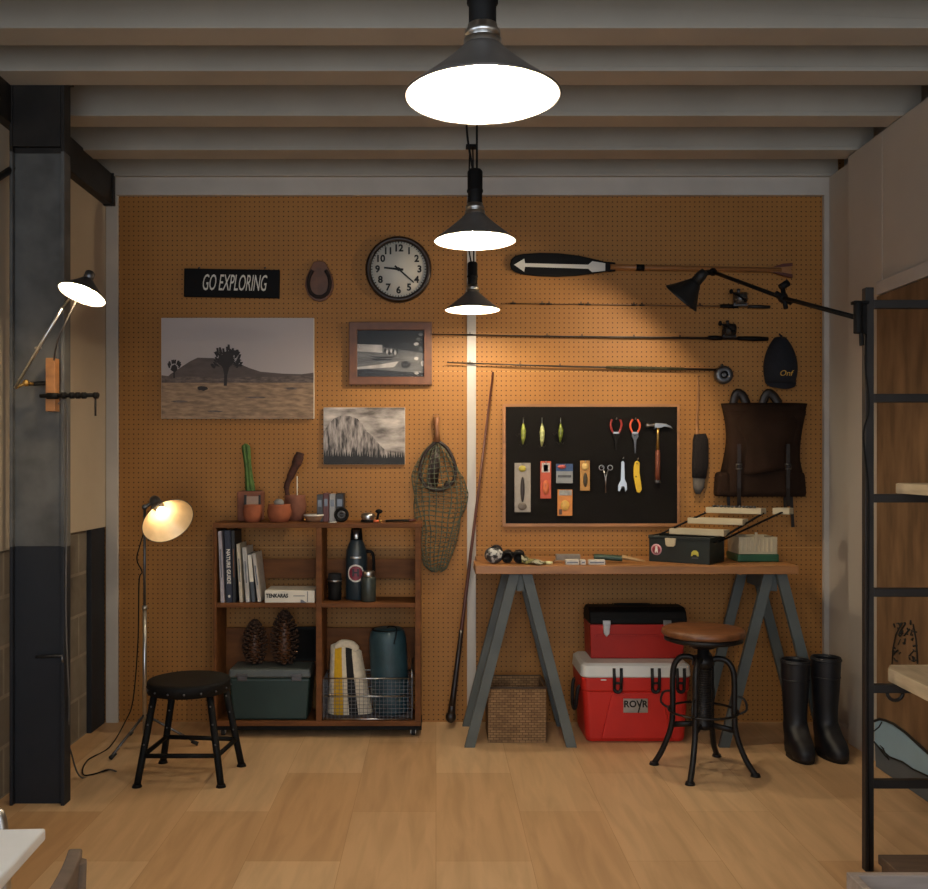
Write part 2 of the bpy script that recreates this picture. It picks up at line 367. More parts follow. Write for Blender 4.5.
rnd = random.Random(3)
dome = [(892, 664), (893, 648), (896, 634), (902, 623), (908, 618), (913, 624), (916, 640), (917, 652), (917.5, 664)]
b.tube([mw(*q, 1.936) for q in dome[:4]], .003, 5); b.tube([mw(*q, 1.936) for q in dome[5:]], .003, 5)
for k in range(34):
    x0 = rnd.uniform(893, 915); y0 = rnd.uniform(622, 662)
    b.tube([mw(x0, y0, 1.937), mw(x0+rnd.uniform(-2, 2.5), y0+rnd.uniform(-2, 3), 1.937), mw(x0+rnd.uniform(-1, 4), y0+rnd.uniform(-5, 4), 1.937)], rnd.uniform(.002, .004), 5)
b.build('ink_lines', M['black_ink'], t)

# ------------------------------------------------------------------ pendant lamps down the middle of the room
M['bulbA'] = bulb_mat('pendant_bulb', (1, .84, .62), P_PENDANT, .032)
def lamp_shade(b_out, b_in, o, z, r, h, r0, n=10, curve=.75):
    """open cone: rim at o, opening towards z; outer skin and inner skin"""
    prof = [(r0+(r-r0)*(1-(k/n))**curve if False else r0+(r-r0)*((n-k)/n)**(1/curve if False else 1.12), h*k/n) for k in range(n+1)]
    X = [(q+.0016, -hh) for q, hh in prof]
    b_out.lathe(X+[(r0*.6, -h-.004)], o, z, 40); b_out.lathe([(r+.0016, 0), (r-.001, .002), (r-.003, -.001)], o, z, 40)
    b_in.lathe([(q-.0025, -hh+.0005) for q, hh in prof]+[(.001, -h+.002)], o, z, 40)
for k, (px, py, d, txt) in enumerate(((482.5, 96.5, 1.553, 'charcoal cone pendant lamp nearest the camera, largest of the three in a line'),
                         (475, 241, 2.954, 'charcoal cone pendant lamp in the middle of the line of three, beside the clock'),
                         (472.5, 310, 4.405, 'charcoal cone pendant lamp closest to the pegboard, smallest of the three'))):
    p = at(px, py, d); T = thing('pendant_lamp', txt, 'pendant lamp', p, 0, 'cone pendant lamps')
    bo, bi = MB(T), MB(T); lamp_shade(bo, bi, p, (0, 0, -1), .1275, .082, .030)
    sh = bo.build('lamp_shade', M['shade'], T); bi.build('reflector', M['whitein'], sh)
    b = MB(T); b.lathe([(.030, .080), (.031, .092), (.024, .093), (.024, .097), (.029, .098), (.029, .106), (.0245, .107), (.0245, .116), (.001, .117)], p); b.build('collar', M['chrome'], T)
    b = MB(T); b.lathe([(.0, .112), (.021, .113), (.0225, .118), (.0225, .150), (.0255, .152), (.0255, .158), (.0235, .160), (.0235, .215), (.019, .222), (.0, .223)], p); b.build('socket', M['black'], T)
    b = MB(T); top = Vector((p.x-.005, p.y+.02, 2.806))
    for s_ in (-1, 1):
        b.tube(smooth_path([p+Vector((s_*.006, 0, .218)), p+Vector((s_*.016-.010, .004, .36)), p+Vector((s_*.012-.006, .01, .55)), top+Vector((s_*.007, 0, 0))], 6), .0038, 6)
    b.build('cord', M['black'], T)
    b = MB(T); b.box(top+Vector((0, 0, .004)), (.05, .05, .012)); b.build('ceiling_rose', M['black'], T, bevel=.003)
    b = MB(T); b.sph(p+Vector((0, 0, .030)), .032, 16, 10); b.build('bulb', M['bulbA'], T)
    b = MB(T); b.cyl(p+Vector((0, 0, .055)), p+Vector((0, 0, .085)), .014); b.build('bulb_cap', M['chrome'], T)

# ------------------------------------------------------------------ clamp lamp reaching in from the rack
def cone_lamp(T, o, z, r, h, r0, bm_, out='shade', inn='whitein', br=.022, rec=.42):
    bo, bi = MB(T), MB(T); lamp_shade(bo, bi, o, z, r, h, r0)
    sh = bo.build('lamp_shade', M[out], T); bi.build('reflector', M[inn], sh)
    zz = Vector(z).normalized(); MB(T).sph(o-zz*h*rec, br, 14, 8).build('bulb', bm_, T)
    MB(T).cyl(o-zz*(h*rec+br*.7), o-zz*(h*1.01), br*.5).build('bulb_cap', M['chrome'], T)
    return zz
M['bulbB'] = bulb_mat('desk_bulb', (1, .80, .55), P_DESK, .014)
T = thing('clamp_lamp', 'black long-armed clamp lamp reaching from the steel rack over the fishing rods, lit', 'lamp', at(862, 318, 3.08))
z = Vector((-.60, .34, -.72)).normalized(); o_ = at(681, 298.5, 4.22)
cone_lamp(T, o_, z, .088, .092, .026, M['bulbB'], out='shadeblk', br=.014, rec=.40)
nk = o_-z*.092; el = at(713, 272, 4.24); jt = at(783, 298, 3.70); ba = at(858, 318, 3.08)
b = MB(T); b.lathe([(.0, -.085), (.024, -.086), (.024, -.13), (.018, -.155), (.0, -.156)], o_, z, 20); b.build('socket', M['shadeblk'], T)
b = MB(T); b.tube([nk-z*.05, el], .012); b.sph(el, .018, 12, 8); b.build('elbow', M['black'], T)
b = MB(T); b.tube([el, jt], .0085, 8); b.build('arm', M['black'], T)
b = MB(T); b.tube([jt, ba], .0085, 8); b.build('arm', M['black'], T)
b = MB(T); b.sph(jt, .02, 12, 8); b.cyl(jt+Vector((0, -.03, -.045)), jt+Vector((0, .01, .055)), .009); b.tube([jt+Vector((-.03, 0, .02)), jt+Vector((.035, 0, -.02))], .011); b.cyl(jt+Vector((-.01, 0, .04)), jt+Vector((.02, 0, .06)), .014); b.build('joint', M['black'], T)
b = MB(T); b.cyl(ba+Vector((0, 0, -.05)), ba+Vector((0, 0, .05)), .014); b.bb(1.372, 1.402, 3.088, 3.099, 1.755, 1.862); b.bb(1.352, 1.402, 3.072, 3.10, 1.850, 1.860); b.tube([ba+Vector((.01, 0, -.03)), ba+Vector((.012, 0, -.09))], .008); b.build('clamp', M['black'], T, bevel=.002)
b = MB(T); b.tube(smooth_path([at(866, 334, 3.09), at(865.5, 370, 3.09), at(868, 392, 3.085), at(868.5, 412, 3.085), at(863.5, 433, 3.09), at(866, 465, 3.085), at(868.5, 498, 3.085), at(868, 600, 3.09), at(867.5, 720, 3.09), (1.41, 3.09, .01)], 6), .0032, 6); b.build('cord', M['black'], T)

# ------------------------------------------------------------------ clip lamp on the column
M['bulbC'] = bulb_mat('clip_bulb', (1, .78, .5), P_CLIP, .022)
T = thing('clip_lamp', 'small swing-arm lamp clamped to the steel column, shade lit and tilted', 'lamp', at(52, 396, 3.69))
o_ = at(82, 294.5, 3.42); z = Vector((-.22, -.31, -.92)).normalized()
cone_lamp(T, o_, z, .086, .062, .02, M['bulbC'], out='gun', rec=.35)
nk = o_-z*.064; a0 = at(15, 388, 3.60); a1 = at(62, 308, 3.50)
b = MB(T); b.lathe([(.0, -.058), (.018, -.059), (.018, -.090), (.012, -.096), (.0, -.097)], o_, z, 16); b.build('socket', M['gun'], T)
b = MB(T); b.tube([a0, a1], .0055, 8); b.tube([a1, nk-z*.02], .005, 8); q = (a0+a1)/2; b.tube([q-Vector((.012, 0, -.002)), q+Vector((.012, 0, .004))], .004); b.build('arm', M['chrome'], T)
b = MB(T); c = at(26, 383, 3.62); b.sph(c, .013, 12, 8); b.tube([a0, c, at(33, 384, 3.64)], .006); b.build('joint', M['brass'], T)
b = MB(T); b.box(at(52.5, 385, 3.675), (.036, .045, .205)); b.build('wood_block', M['oak'], T, bevel=.002)
b = MB(T); b.tube([at(26, 384, 3.64), at(50, 383, 3.665)], .008); b.tube([at(40, 396, 3.645), at(99, 395, 3.645)], .0075); 
for q in (64, 72, 78, 84, 96): b.cyl(at(q-2, 395.5, 3.645), at(q+2, 395.5, 3.645), .0125)
b.cyl(at(47, 396, 3.645), at(58, 396, 3.645), .012); b.build('clamp', M['black'], T)
b = MB(T); b.tube([at(95.5, 396, 3.645), at(95.5, 416, 3.645)], .004); b.build('tightening_bar', M['steel'], T)
b = MB(T); b.tube(smooth_path([nk-z*.03, at(60, 335, 3.5), at(54, 360, 3.64)], 8), .0035, 6)
b.tube(smooth_path([at(58, 404, 3.66), at(66, 402, 3.67), at(67.5, 440, 3.69), at(66.5, 520, 3.69), at(66, 620, 3.69), at(69, 700, 3.72), at(68, 735, 3.78), at(71, 752, 3.95), (-1.50, 4.02, .006), (-1.43, 4.12, .006), (-1.38, 4.10, .006)], 8), .0035, 6); b.build('cord', M['shade'], T)
for (s_, zz_) in ((1, .62), ): 
    b = MB(T); b.tube([(-1.56, 3.705, .58), (-1.455, 3.695, .585), (-1.45, 3.69, .56)], .006); b.build('cord_hook', M['gun'], T)

# ------------------------------------------------------------------ floor lamp on a tripod
M['bulbD'] = bulb_mat('floor_lamp_bulb', (1, .76, .46), P_FLOOR, .025)
hub = Vector((-1.365, 4.45, 0)); T = thing('floor_lamp', 'slim tripod floor lamp with a lit tilted reflector shade behind the black stool', 'lamp', hub)
o_ = at(168, 521, 4.40); z = Vector((.56, -.60, -.56)).normalized()
cone_lamp(T, o_, z, .124, .115, .03, M['bulbD'], out='gun', inn='shadein', br=.025, rec=.62)
nk = o_-z*.118
b = MB(T); b.lathe([(.0, -.11), (.026, -.111), (.026, -.16), (.02, -.175), (.0, -.176)], o_, z, 18); b.build('socket', M['gun'], T)
top = Vector((hub.x, hub.y, 1.13))
b = MB(T); b.tube([nk-z*.04, top], .009); b.sph(top, .014, 10, 8); b.build('joint', M['gun'], T)
b = MB(T); b.cyl((hub.x, hub.y, .60), top, .006); b.build('pole', M['gun'], T)
b = MB(T); b.cyl((hub.x, hub.y, .07), (hub.x, hub.y, .66), .009); b.cyl((hub.x, hub.y, .65), (hub.x, hub.y, .67), .012); b.build('pole', M['chrome'], T)
for fx, fy in ((-1.464, 4.27), (-1.125, 4.49), (-1.50, 4.66)):
    f = Vector((fx, fy, .012)); b = MB(T); b.tube([(hub.x, hub.y, .16), f], .006); g = b.build('leg', M['gun'], T)
    b = MB(T); b.cyl(f+(hub-f).normalized()*.03+Vector((0, 0, .014)), f+Vector((0, 0, -.002)), .009, .01, 10); b.build('rubber_foot', M['rubber'], g)
b = MB(T); b.tube(smooth_path([nk-z*.05, at(140, 545, 4.44), at(137, 560, 4.45), at(142, 572, 4.45), at(139, 582, 4.46), at(138, 640, 4.5), at(133, 700, 4.55), at(125, 722, 4.6), (-1.53, 4.45, .006), (-1.56, 4.25, .006), (-1.50, 4.05, .006), (-1.42, 4.12, .006)], 7), .003, 6); b.build('cord', M['black'], T)
# ------------------------------------------------------------------ things on the pegboard wall
WY = D
def plate(b, x0, x1, z0, z1, y0, y1, m=0): return b.bb(x0, x1, y0, y1, z0, z1, m)
def tf(x, y, z, ry=0): return Matrix.Translation((x, y, z)) @ Matrix.Rotation(ry, 4, 'Y') @ Matrix.Rotation(R(90), 4, 'X')
# painted wooden sign
p = wl(232, 283.5, .012); T = thing('wooden_sign', 'black wooden sign with white hand lettering hung above the desert photo', 'sign', (p.x, WY, p.z))
tilt = R(.9)
b = MB(T); b.box((p.x, WY-.011, p.z), (.492, .020, .146), rot=(0, tilt, 0)); b.build('sign_board', M['black'], T, bevel=.003)
b = MB(T); b.text('GO EXPLORING', .118, tf(p.x+.012, WY-.022, p.z-.002, tilt), ex=.001, sx=.395, shear=.30, sp=.98); b.build('lettering', M['white_ink'], T)
for s_ in (-.17, .17): b = MB(T); b.cyl((p.x+s_, WY, p.z+.085), (p.x+s_, WY-.02, p.z+.078), .004, seg=8); b.build('hanging_hook', M['steel'], T)
# horseshoe on a plaque
p = wl(319.5, 281, .01); T = thing('horseshoe_plaque', 'rusty horseshoe mounted on a pear-shaped brown plaque beside the clock', 'horseshoe', (p.x, WY, p.z))
out = [(0, .105), (.03, .097), (.05, .06), (.07, .015), (.075, -.025), (.062, -.07), (.03, -.10), (0, -.108)]
out = [(a, c) for a, c in out]+[(-a, c) for a, c in out[::-1][1:-1]]
b = MB(T); b.prism([(p.x+a, p.z+c) for a, c in out], WY-.018, WY-.001); b.build('plaque', M['framewood'], T, bevel=.004)
b = MB(T); hs = [(-.034, .052), (-.05, .02), (-.056, -.02), (-.045, -.06), (-.02, -.081), (0, -.085), (.02, -.081), (.045, -.06), (.056, -.02), (.05, .02), (.034, .052)]
M['rust'] = mat('dark_rusty_iron', '281a16', .85, .1, var=.25, scale=40)
b.tube(smooth_path([(p.x+a, WY-.024, p.z+c) for a, c in hs], 4), .016, 8, sq=(.6, 1)); b.build('horseshoe', M['rust'], T)
# wall clock
p = wl(398.5, 269, .03); r = .170; T = thing('wall_clock', 'round dark-framed wall clock with white face and black numerals', 'clock', (p.x, WY, p.z))
M['clockframe'] = mat('clock_frame', '2c1d15', .4, var=.15); M['clockface'] = mat('clock_face', 'd6cfc0', .6, var=.04)
b = MB(T); b.lathe([(.142, -.022), (.146, -.034), (.155, -.040), (.165, -.036), (r, -.026), (r, 0), (.001, 0)], (p.x, WY, p.z), (0, 1, 0), 56); b.build('clock_frame', M['clockframe'], T)
b = MB(T); b.lathe([(.001, -.022), (.146, -.022), (.146, -.015), (.001, -.015)], (p.x, WY, p.z), (0, 1, 0), 48); b.build('dial', M['clockface'], T)
b = MB(T)
for k in range(1, 13):
    a = R(90-30*k); b.text(str(k), .049, tf(p.x+.108*math.cos(a), WY-.0225, p.z+.108*math.sin(a)), ex=.0006, bold=.0018)
for k in range(60):
    a = R(6*k); X = Matrix.Translation((p.x, WY-.0228, p.z)) @ Matrix.Rotation(a, 4, 'Y'); b.M = X; b.box((0, 0, .138), (.003 if k % 5 else .005, .001, .008)); b.M = Matrix()
b.build('numerals', M['black_ink'], T)
def hand(nm, ang, ln, w, y):
    b = MB(T); b.M = Matrix.Translation((p.x, y, p.z)) @ Matrix.Rotation(R(ang), 4, 'Y'); b.prism([(-w, -.025), (w, -.025), (w*.7, ln), (-w*.7, ln)], -.001, .001); b.build(nm, M['black_ink'], T)
hand('hour_hand', 276, .075, .006, WY-.026); hand('minute_hand', 131, .105, .0045, WY-.029)
b = MB(T); b.cyl((p.x, WY-.022, p.z), (p.x, WY-.032, p.z), .009); b.build('hub', M['black_ink'], T)
M['glass'] = glass_mat('clear_glass')
b = MB(T); b.lathe([(.001, -.036), (.148, -.034)], (p.x, WY, p.z), (0, 1, 0), 40); b.build('glass', M['glass'], T)
# desert print on board
x0, z0 = wl(161.5, 418.5, .02).xz; x1, z1 = wl(314, 318, .02).xz
T = thing('desert_print', 'large mounted photo print of a desert plain with a lone spiky tree', 'picture', ((x0+x1)/2, WY, z0))
M['ds'] = mat('print_sky', 'b4a9a5', .6, var=.05, scale=1.5); M['dh'] = mat('print_hill', '5c4f49', .6, var=.15, scale=14, stretch=(1, 1, 3)); M['dg'] = mat('print_grass', 'a98b6c', .6, var=.22, scale=34, stretch=(.5, 1, 2.0), col2='77604a'); M['dt'] = mat('print_tree', '2a211c', .6, var=.2, scale=30); M['df'] = mat('print_far', '75645a', .6, var=.3, scale=60, stretch=(.6, 1, 1.6))
b = MB(T); plate(b, x0, x1, z0, z1, WY-.024, WY-.001); b.build('mount_board', M['paper'], T, bevel=.001)
def uv(u, v): return (x0+(x1-x0)*u, z0+(z1-z0)*v)
b = MB(T); y = WY-.0243
LAY = [0]
def lay(pts, m, k):
    LAY[0] += 1; yy = y-.0003*k-.000004*(LAY[0] % 60); b.prism([uv(*q) for q in pts], yy, yy+.0002, m)
lay([(0.002, .33), (.998, .33), (.998, .998), (.002, .998)], 0, 0)
lay([(.002, .36), (.06, .44), (.13, .51), (.19, .57), (.24, .605), (.34, .60), (.42, .58), (.50, .55), (.58, .50), (.65, .465), (.8, .445), (.92, .44), (.998, .455), (.998, .33), (.002, .33)], 1, 1)
lay([(.002, .345), (.998, .345), (.998, .41), (.9, .43), (.75, .41), (.6, .415), (.4, .40), (.2, .42), (.1, .41), (.002, .43)], 4, 2)
lay([(.002, .002), (.998, .002), (.998, .355), (.002, .355)], 2, 3)
def blob(u, v, ru, rv, m, k, n=14, sd=1):
    rn = random.Random(sd); lay([(u+ru*math.cos(2*math.pi*i/n)*rn.uniform(.7, 1.1), v+rv*math.sin(2*math.pi*i/n)*rn.uniform(.7, 1.1)) for i in range(n)], m, k)
lay([(.410, .325), (.43, .325), (.433, .43), (.445, .50), (.425, .53), (.405, .50), (.413, .43)], 3, 4)
rn = random.Random(5)
for i in range(90):
    a = rn.uniform(R(-18), R(198)); rr = rn.uniform(.25, 1); u = .43+.088*rr*math.cos(a); v = .545+.145*rr*math.sin(a)
    l = .035; aa = a+rn.uniform(-.6, .6); w = .007
    lay([(u-w, v-.01), (u+w, v-.01), (u+w+l*.5*math.cos(aa), v+l*1.4*abs(math.sin(aa))), (u-w+l*.5*math.cos(aa), v+l*1.4*abs(math.sin(aa)))], 3, 5)
for i in range(18):
    a = R(20+140*i/17); lay([(.418, .47), (.428, .47), (.43+.06*math.cos(a), .55+.10*math.sin(a)), (.422+.06*math.cos(a), .55+.10*math.sin(a))], 3, 6)
blob(.085, .50, .026, .04, 3, 5, sd=4)
for i in range(16):
    a = rn.uniform(0, R(180)); u, v = .085+.03*math.cos(a), .51+.045*math.sin(a); lay([(u-.005, v-.01), (u+.005, v-.01), (u+.007+.012*math.cos(a), v+.03), (u-.003+.012*math.cos(a), v+.03)], 3, 5)
lay([(.08, .4), (.09, .4), (.088, .5), (.08, .5)], 3, 6)
blob(.27, .30, .045, .025, 3, 5, sd=8); blob(.12, .17, .06, .012, 4, 5, sd=9); blob(.62, .21, .07, .010, 4, 5, sd=10); blob(.35, .07, .06, .012, 4, 5, sd=12); blob(.85, .3, .05, .012, 4, 5, sd=13)
b.build('photo_image', [M['ds'], M['dh'], M['dg'], M['dt'], M['df']], T)
# framed black and white photo
x0, z0 = wl(349, 385, .02).xz; x1, z1 = wl(432, 322, .02).xz
T = thing('framed_photo', 'brown wood-framed black and white photo of a boat on bright water', 'picture', ((x0+x1)/2, WY, z0))
w = .042; b = MB(T)
for (ax, bx, az, bz) in ((x0, x1, z0, z0+w), (x0, x1, z1-w, z1)): b.prism([(ax, az if az == z0 else bz), (bx, az if az == z0 else bz), (bx-w, bz if az == z0 else az), (ax+w, bz if az == z0 else az)], WY-.03, WY-.001)
for (ax, bx) in ((x0, x0+w), (x1, x1-w)): b.prism([(ax, z0), (bx, z0+w), (bx, z1-w), (ax, z1)], WY-.03, WY-.001)
b.build('picture_frame', M['framewood'], T, bevel=.003)
M['fd'] = mat('photo_dark', '161617', .5, var=.3, scale=22); M['fm'] = mat('photo_mid', '6e6b68', .5, var=.3, scale=20, stretch=(.5, 1, 2)); M['fl'] = mat('photo_light', 'c4bcb4', .5, var=.25, scale=20)
b = MB(T); y = WY-.012; X0, X1, Z0, Z1 = x0+w-.004, x1-w+.004, z0+w-.004, z1-w+.004
def uv(u, v): return (X0+(X1-X0)*u, Z0+(Z1-Z0)*v)
plate(b, X0, X1, Z0, Z1, WY-.0117, WY-.002, 0)
lay([(0, .2), (.55, .14), (1, .1), (1, .5), (.6, .6), (0, .68)], 1, 1)
lay([(0, .55), (.38, .52), (.38, .68), (0, .70)], 2, 2); lay([(0, .22), (.3, .27), (.62, .34), (.55, .22), (.3, .2), (0, .17)], 2, 2)
lay([(.18, .46), (.3, .40), (.52, .41), (.58, .46), (.5, .44), (.3, .44)], 0, 3); lay([(.2, .40), (.27, .35), (.5, .36), (.54, .39)], 0, 3)
for i in range(7): blob(.42+.03*i, .56-.02*(i % 3), .018, .05, 2 if i % 2 else 0, 3, sd=20+i)
for i in range(9): blob(.88+.03*(i % 3), .1+.1*i, .035, .04, 2 if i % 3 == 0 else 1, 3, sd=40+i)
blob(.72, .27, .09, .08, 0, 4, sd=60); blob(.97, .3, .03, .06, 2, 4, sd=61)
b.build('photo_image', [M['fd'], M['fm'], M['fl']], T)
b = MB(T); plate(b, X0, X1, Z0, Z1, WY-.016, WY-.0148); b.build('glass', M['glass'], T)
# mountain print
x0, z0 = wl(323.5, 464.5, .015).xz; x1, z1 = wl(405, 407.5, .015).xz
T = thing('mountain_print', 'small mounted black and white print of a granite peak above dark firs', 'picture', ((x0+x1)/2, WY, z0))
M['ms'] = mat('print_cloud', 'cfc5bd', .6, scale=14, stretch=(.6, 1, 1.8), col2='5f5853'); M['mr'] = mat('print_rock', 'b3a9a3', .6, scale=30, stretch=(2.4, 1, .6), col2='2a2625'); M['mf'] = mat('print_firs', '1d1d1e', .6, var=.3, scale=30)
b = MB(T); plate(b, x0, x1, z0, z1, WY-.016, WY-.001); b.build('mount_board', M['paper'], T, bevel=.001)
def uv(u, v): return (x0+(x1-x0)*u, z0+(z1-z0)*v)
b = MB(T); y = WY-.0163
lay([(.002, .002), (.998, .002), (.998, .998), (.002, .998)], 0, 0)
lay([(.002, .1), (.002, .58), (.06, .70), (.13, .81), (.22, .86), (.32, .85), (.42, .80), (.47, .72), (.53, .58), (.60, .50), (.68, .36), (.78, .22), (.9, .1)], 1, 1)
fir = [(.002, .002)]; rn = random.Random(7); u = .002
while u < .97:
    h = .13+.10*rn.random()+(.1 if u < .5 else .05); fir += [(u, h*.6), (u+.012, h), (u+.025, h*.55)]; u += .03
fir += [(.998, .2), (.998, .002)]; lay(fir, 2, 2)
b.build('photo_image', [M['ms'], M['mr'], M['mf']], T)

# landing net
p = wl(437, 418, .03); T = thing('landing_net', 'wooden-handled fishing net with a drooping green mesh bag hanging on the pegboard', 'fishing net', (p.x, WY, p.z))
M['netg'] = mat('olive_net_cord', '5f6450', .9, var=.2, scale=30); M['hoop'] = mat('dark_hoop_wood', '2e1d14', .5, var=.2); M['brownhandle'] = mat('net_handle_wood', '8a5a38', .5, var=.15, scale=12)
q = lambda px, py, off=.03: wl(px, py, off)
b = MB(T); b.tube([q(436.5, 417), q(436.5, 424), q(437, 432), q(437, 442)], [.012, .014, .013, .02], 10); b.tube([q(434, 424), q(433, 416), q(437, 414), q(440, 418), q(438, 424)], .003, 6); b.build('handle', M['brownhandle'], T)
hp = [(437, 441), (447, 448), (454, 462), (455.5, 474), (452, 483), (444, 489), (436, 490), (427, 487), (421, 478), (420.5, 466), (426, 452)]
b = MB(T); b.tube(smooth_path([q(*h, .035) for h in hp+hp[:1]], 4), .0095, 8); b.build('hoop', M['hoop'], T)
b = MB(T); b.tube(smooth_path([q(434, 444, .02), q(431, 462, .022), q(429, 480, .022), q(433, 489, .022), q(444, 488, .022), q(448, 481, .022)], 5), [.012]*25+[.010], 8); b.tube([q(436, 446, .02), q(434, 466, .02), q(433, 486, .02)], [.02, .03, .024], 8, sq=(.4, 1)); b.build('gathered_liner', M['hoop'], T)
prof = [(441, 437, 2, 438), (452, 437, 13, 437), (465, 437, 20, 437), (478, 438, 25.5, 438), (492, 440, 26.5, 440), (505, 440, 26, 440), (518, 439, 22.5, 439), (532, 439, 19, 439), (546, 437, 17, 437), (558, 436, 14, 436), (567, 436, 11, 436), (570, 436, 5, 436)]
def netf(u, v):
    f = v*(len(prof)-1); i = min(int(f), len(prof)-2); t = f-i
    py = prof[i][0]*(1-t)+prof[i+1][0]*t; cx = prof[i][1]*(1-t)+prof[i+1][1]*t; hw = prof[i][2]*(1-t)+prof[i+1][2]*t
    a = 2*math.pi*u; wob = 1+.06*math.sin(5*a+py*.13)
    pp = q(cx+hw*wob*math.cos(a), py+1.5*math.sin(3*a+v*9), 0); return Vector((pp.x, WY-.030-.022*math.sin(a)*min(1, hw/14), pp.z))
b = MB(T); b.grid(netf, 22, 30); b.build('net_bag', M['netg'], T, wire=.0038)
# paddle
pts = lambda L: [tuple(wl(a, c, .03).xz) for a, c in L]
p = wl(560, 265, .03); T = thing('canoe_paddle', 'black-bladed paddle with a white painted arrow hanging level above the rods', 'paddle', (p.x, WY, p.z))
M['shaftwood'] = mat('paddle_shaft', '99663a', .45, var=.12, scale=6, stretch=(1, 8, 8)); M['darkred'] = mat('dark_red_paint', '5c2a1c', .5, var=.12)
b = MB(T); b.prism(pts([(510, 264.5), (511, 259.5), (515, 256), (523, 254), (540, 252.8), (558, 253.2), (578, 255.5), (594, 259), (604, 261.5), (615.5, 262.5), (615.5, 271.5), (604, 272), (592, 274), (575, 276), (556, 277), (538, 276.3), (523, 274.6), (515, 272), (511, 269)]), WY-.036, WY-.022); b.build('blade', M['black'], T, bevel=.005)
b = MB(T); b.tube([wl(610, 267, .03), wl(640, 267.6, .03), wl(781, 270, .03)], [.016, .014, .012], 10)
b.prism(pts([(770, 267.8), (783, 265.5), (791, 264.5), (791, 276.5), (783, 274.5), (770, 272)]), WY-.037, WY-.023); b.build('shaft', M['shaftwood'], T)
b = MB(T); b.prism(pts([(514, 265), (524, 259), (525, 263.5), (588, 265), (592, 261.5), (605, 263.5), (605, 271), (592, 272.5), (588, 269), (525, 267), (524, 272)]), WY-.0375, WY-.0355); b.build('painted_arrow', M['white_ink'], T)
b = MB(T); b.tube([wl(636, 267.5, .03), wl(644, 267.7, .03)], .017, 10); b.build('grip_band', M['black'], T)
b = MB(T); b.prism(pts([(772, 267.6), (782, 264), (792, 263.2), (792, 266.4), (780, 267.2)]), WY-.039, WY-.0185); b.prism(pts([(772, 272.2), (782, 275.5), (792, 278), (792, 274.6), (782, 272.8)]), WY-.039, WY-.0185); b.build('grip_tip', M['darkred'], T)
# three fishing rods with reels
def reel(T, px, py, kind):
    c = wl(px, py, .045)
    if kind == 'fly':
        b = MB(T); b.lathe([(.020, -.02), (.030, -.022), (.044, -.018), (.046, -.012), (.046, .014), (.001, .014)], c, (0, 1, 0), 28); b.lathe([(.001, -.015), (.012, -.02), (.012, .0), (.02, -.012), (.03, -.01)], c, (0, 1, 0), 20)
        b.tube([c+Vector((.0, 0, .03)), c+Vector((-.01, 0, .055))], .008); rl = b.build('reel', M['gun'], T)
        b = MB(T); b.lathe([(.001, -.012), (.03, -.012), (.03, .0), (.001, .0)], c, (0, 1, 0), 20); b.build('spool', M['black'], rl)
        b = MB(T); b.cyl(c+Vector((.018, -.015, -.01)), c+Vector((.018, -.036, -.01)), .005); b.build('reel_knob', M['chrome'], rl)
    else:
        b = MB(T); b.sph(c, (.036, .03, .03), 16, 10); b.cyl(c+Vector((-.026, 0, 0)), c+Vector((.028, 0, 0)), .033, seg=20); b.box(c+Vector((0, .0, -.032)), (.07, .02, .014)); b.cyl(c+Vector((-.01, -.01, .02)), c+Vector((-.012, -.012, .047)), .009); rl = b.build('reel', M['gun'] if kind == 'silver' else M['steel'], T)
        b = MB(T); b.tube([c+Vector((-.02, -.034, .012)), c+Vector((-.055, -.036, .026))], .005); b.tube([c+Vector((-.02, -.034, .012)), c+Vector((.012, -.036, -.014))], .005); b.sph(c+Vector((-.058, -.042, .028)), (.010, .012, .013), 10, 8); b.sph(c+Vector((.015, -.042, -.016)), (.010, .012, .010), 10, 8); b.build('reel_handle', M['black'], rl)
def rod(label, pth, rads, reelat, kind, grips, guides, col):
    P = [wl(a, c, .028) for a, c in pth]; T = thing('fishing_rod', label, 'fishing rod', P[-1], 0, 'fishing rods hung level on the pegboard')
    MB(T).tube(P, rads, 8).build('rod_blank', M[col], T)
    for (g0, g1, rr, m) in grips: MB(T).tube([wl(*g0, .028), wl((g0[0]+g1[0])/2, (g0[1]+g1[1])/2, .028), wl(*g1, .028)], [rr*.8, rr, rr*.8], 10).build('grip', M[m], T)
    for gx, gy in guides:
        b = MB(T); c = wl(gx, gy, .028); b.tube(arc(c+Vector((0, 0, .008)), .006, 0, 360, 8, 'yz')[:-1], .002, 5, closed=True); b.tube([c+Vector((-.014, 0, 0)), c+Vector((.014, 0, 0))], .0042, 6); b.build('line_guide', M['steel'], T)
    reel(T, *reelat, kind)
M['brownrod'] = mat('brown_rod_blank', '6b4a2a', .4, var=.1); M['darkrod'] = mat('dark_rod_blank', '241813', .4, var=.1); M['wrap'] = mat('olive_thread_wrap', '4a4426', .8, var=.3, scale=60)
rod('thin brown fishing rod with silver baitcasting reel, topmost of the three rods', [(508, 303.6), (580, 304.4), (700, 306), (770, 306.8)], [.0018, .0025, .004, .0055], (740, 298.5), 'silver', [((720, 306), (738, 306.4), .011, 'black'), ((748, 306.6), (770, 307), .010, 'steel')], ((513, 303.4), (542, 303.8), (549, 304), (581, 304.3), (588, 304.5), (634, 305), (642, 305.2), (700, 305.8)), 'brownrod')
rod('dark fishing rod with black reel and long foam butt, middle of the three rods', [(430, 334), (560, 336.4), (640, 337.4), (765, 339)], [.0025, .004, .0055, .008], (729, 330), 'dark', [((708, 337.8), (722, 338), .013, 'black'), ((738, 338.4), (768, 339), .013, 'black')], ((470, 334.6), (547, 336), (582, 336.5), (634, 337.2), (680, 337.8)), 'darkrod')
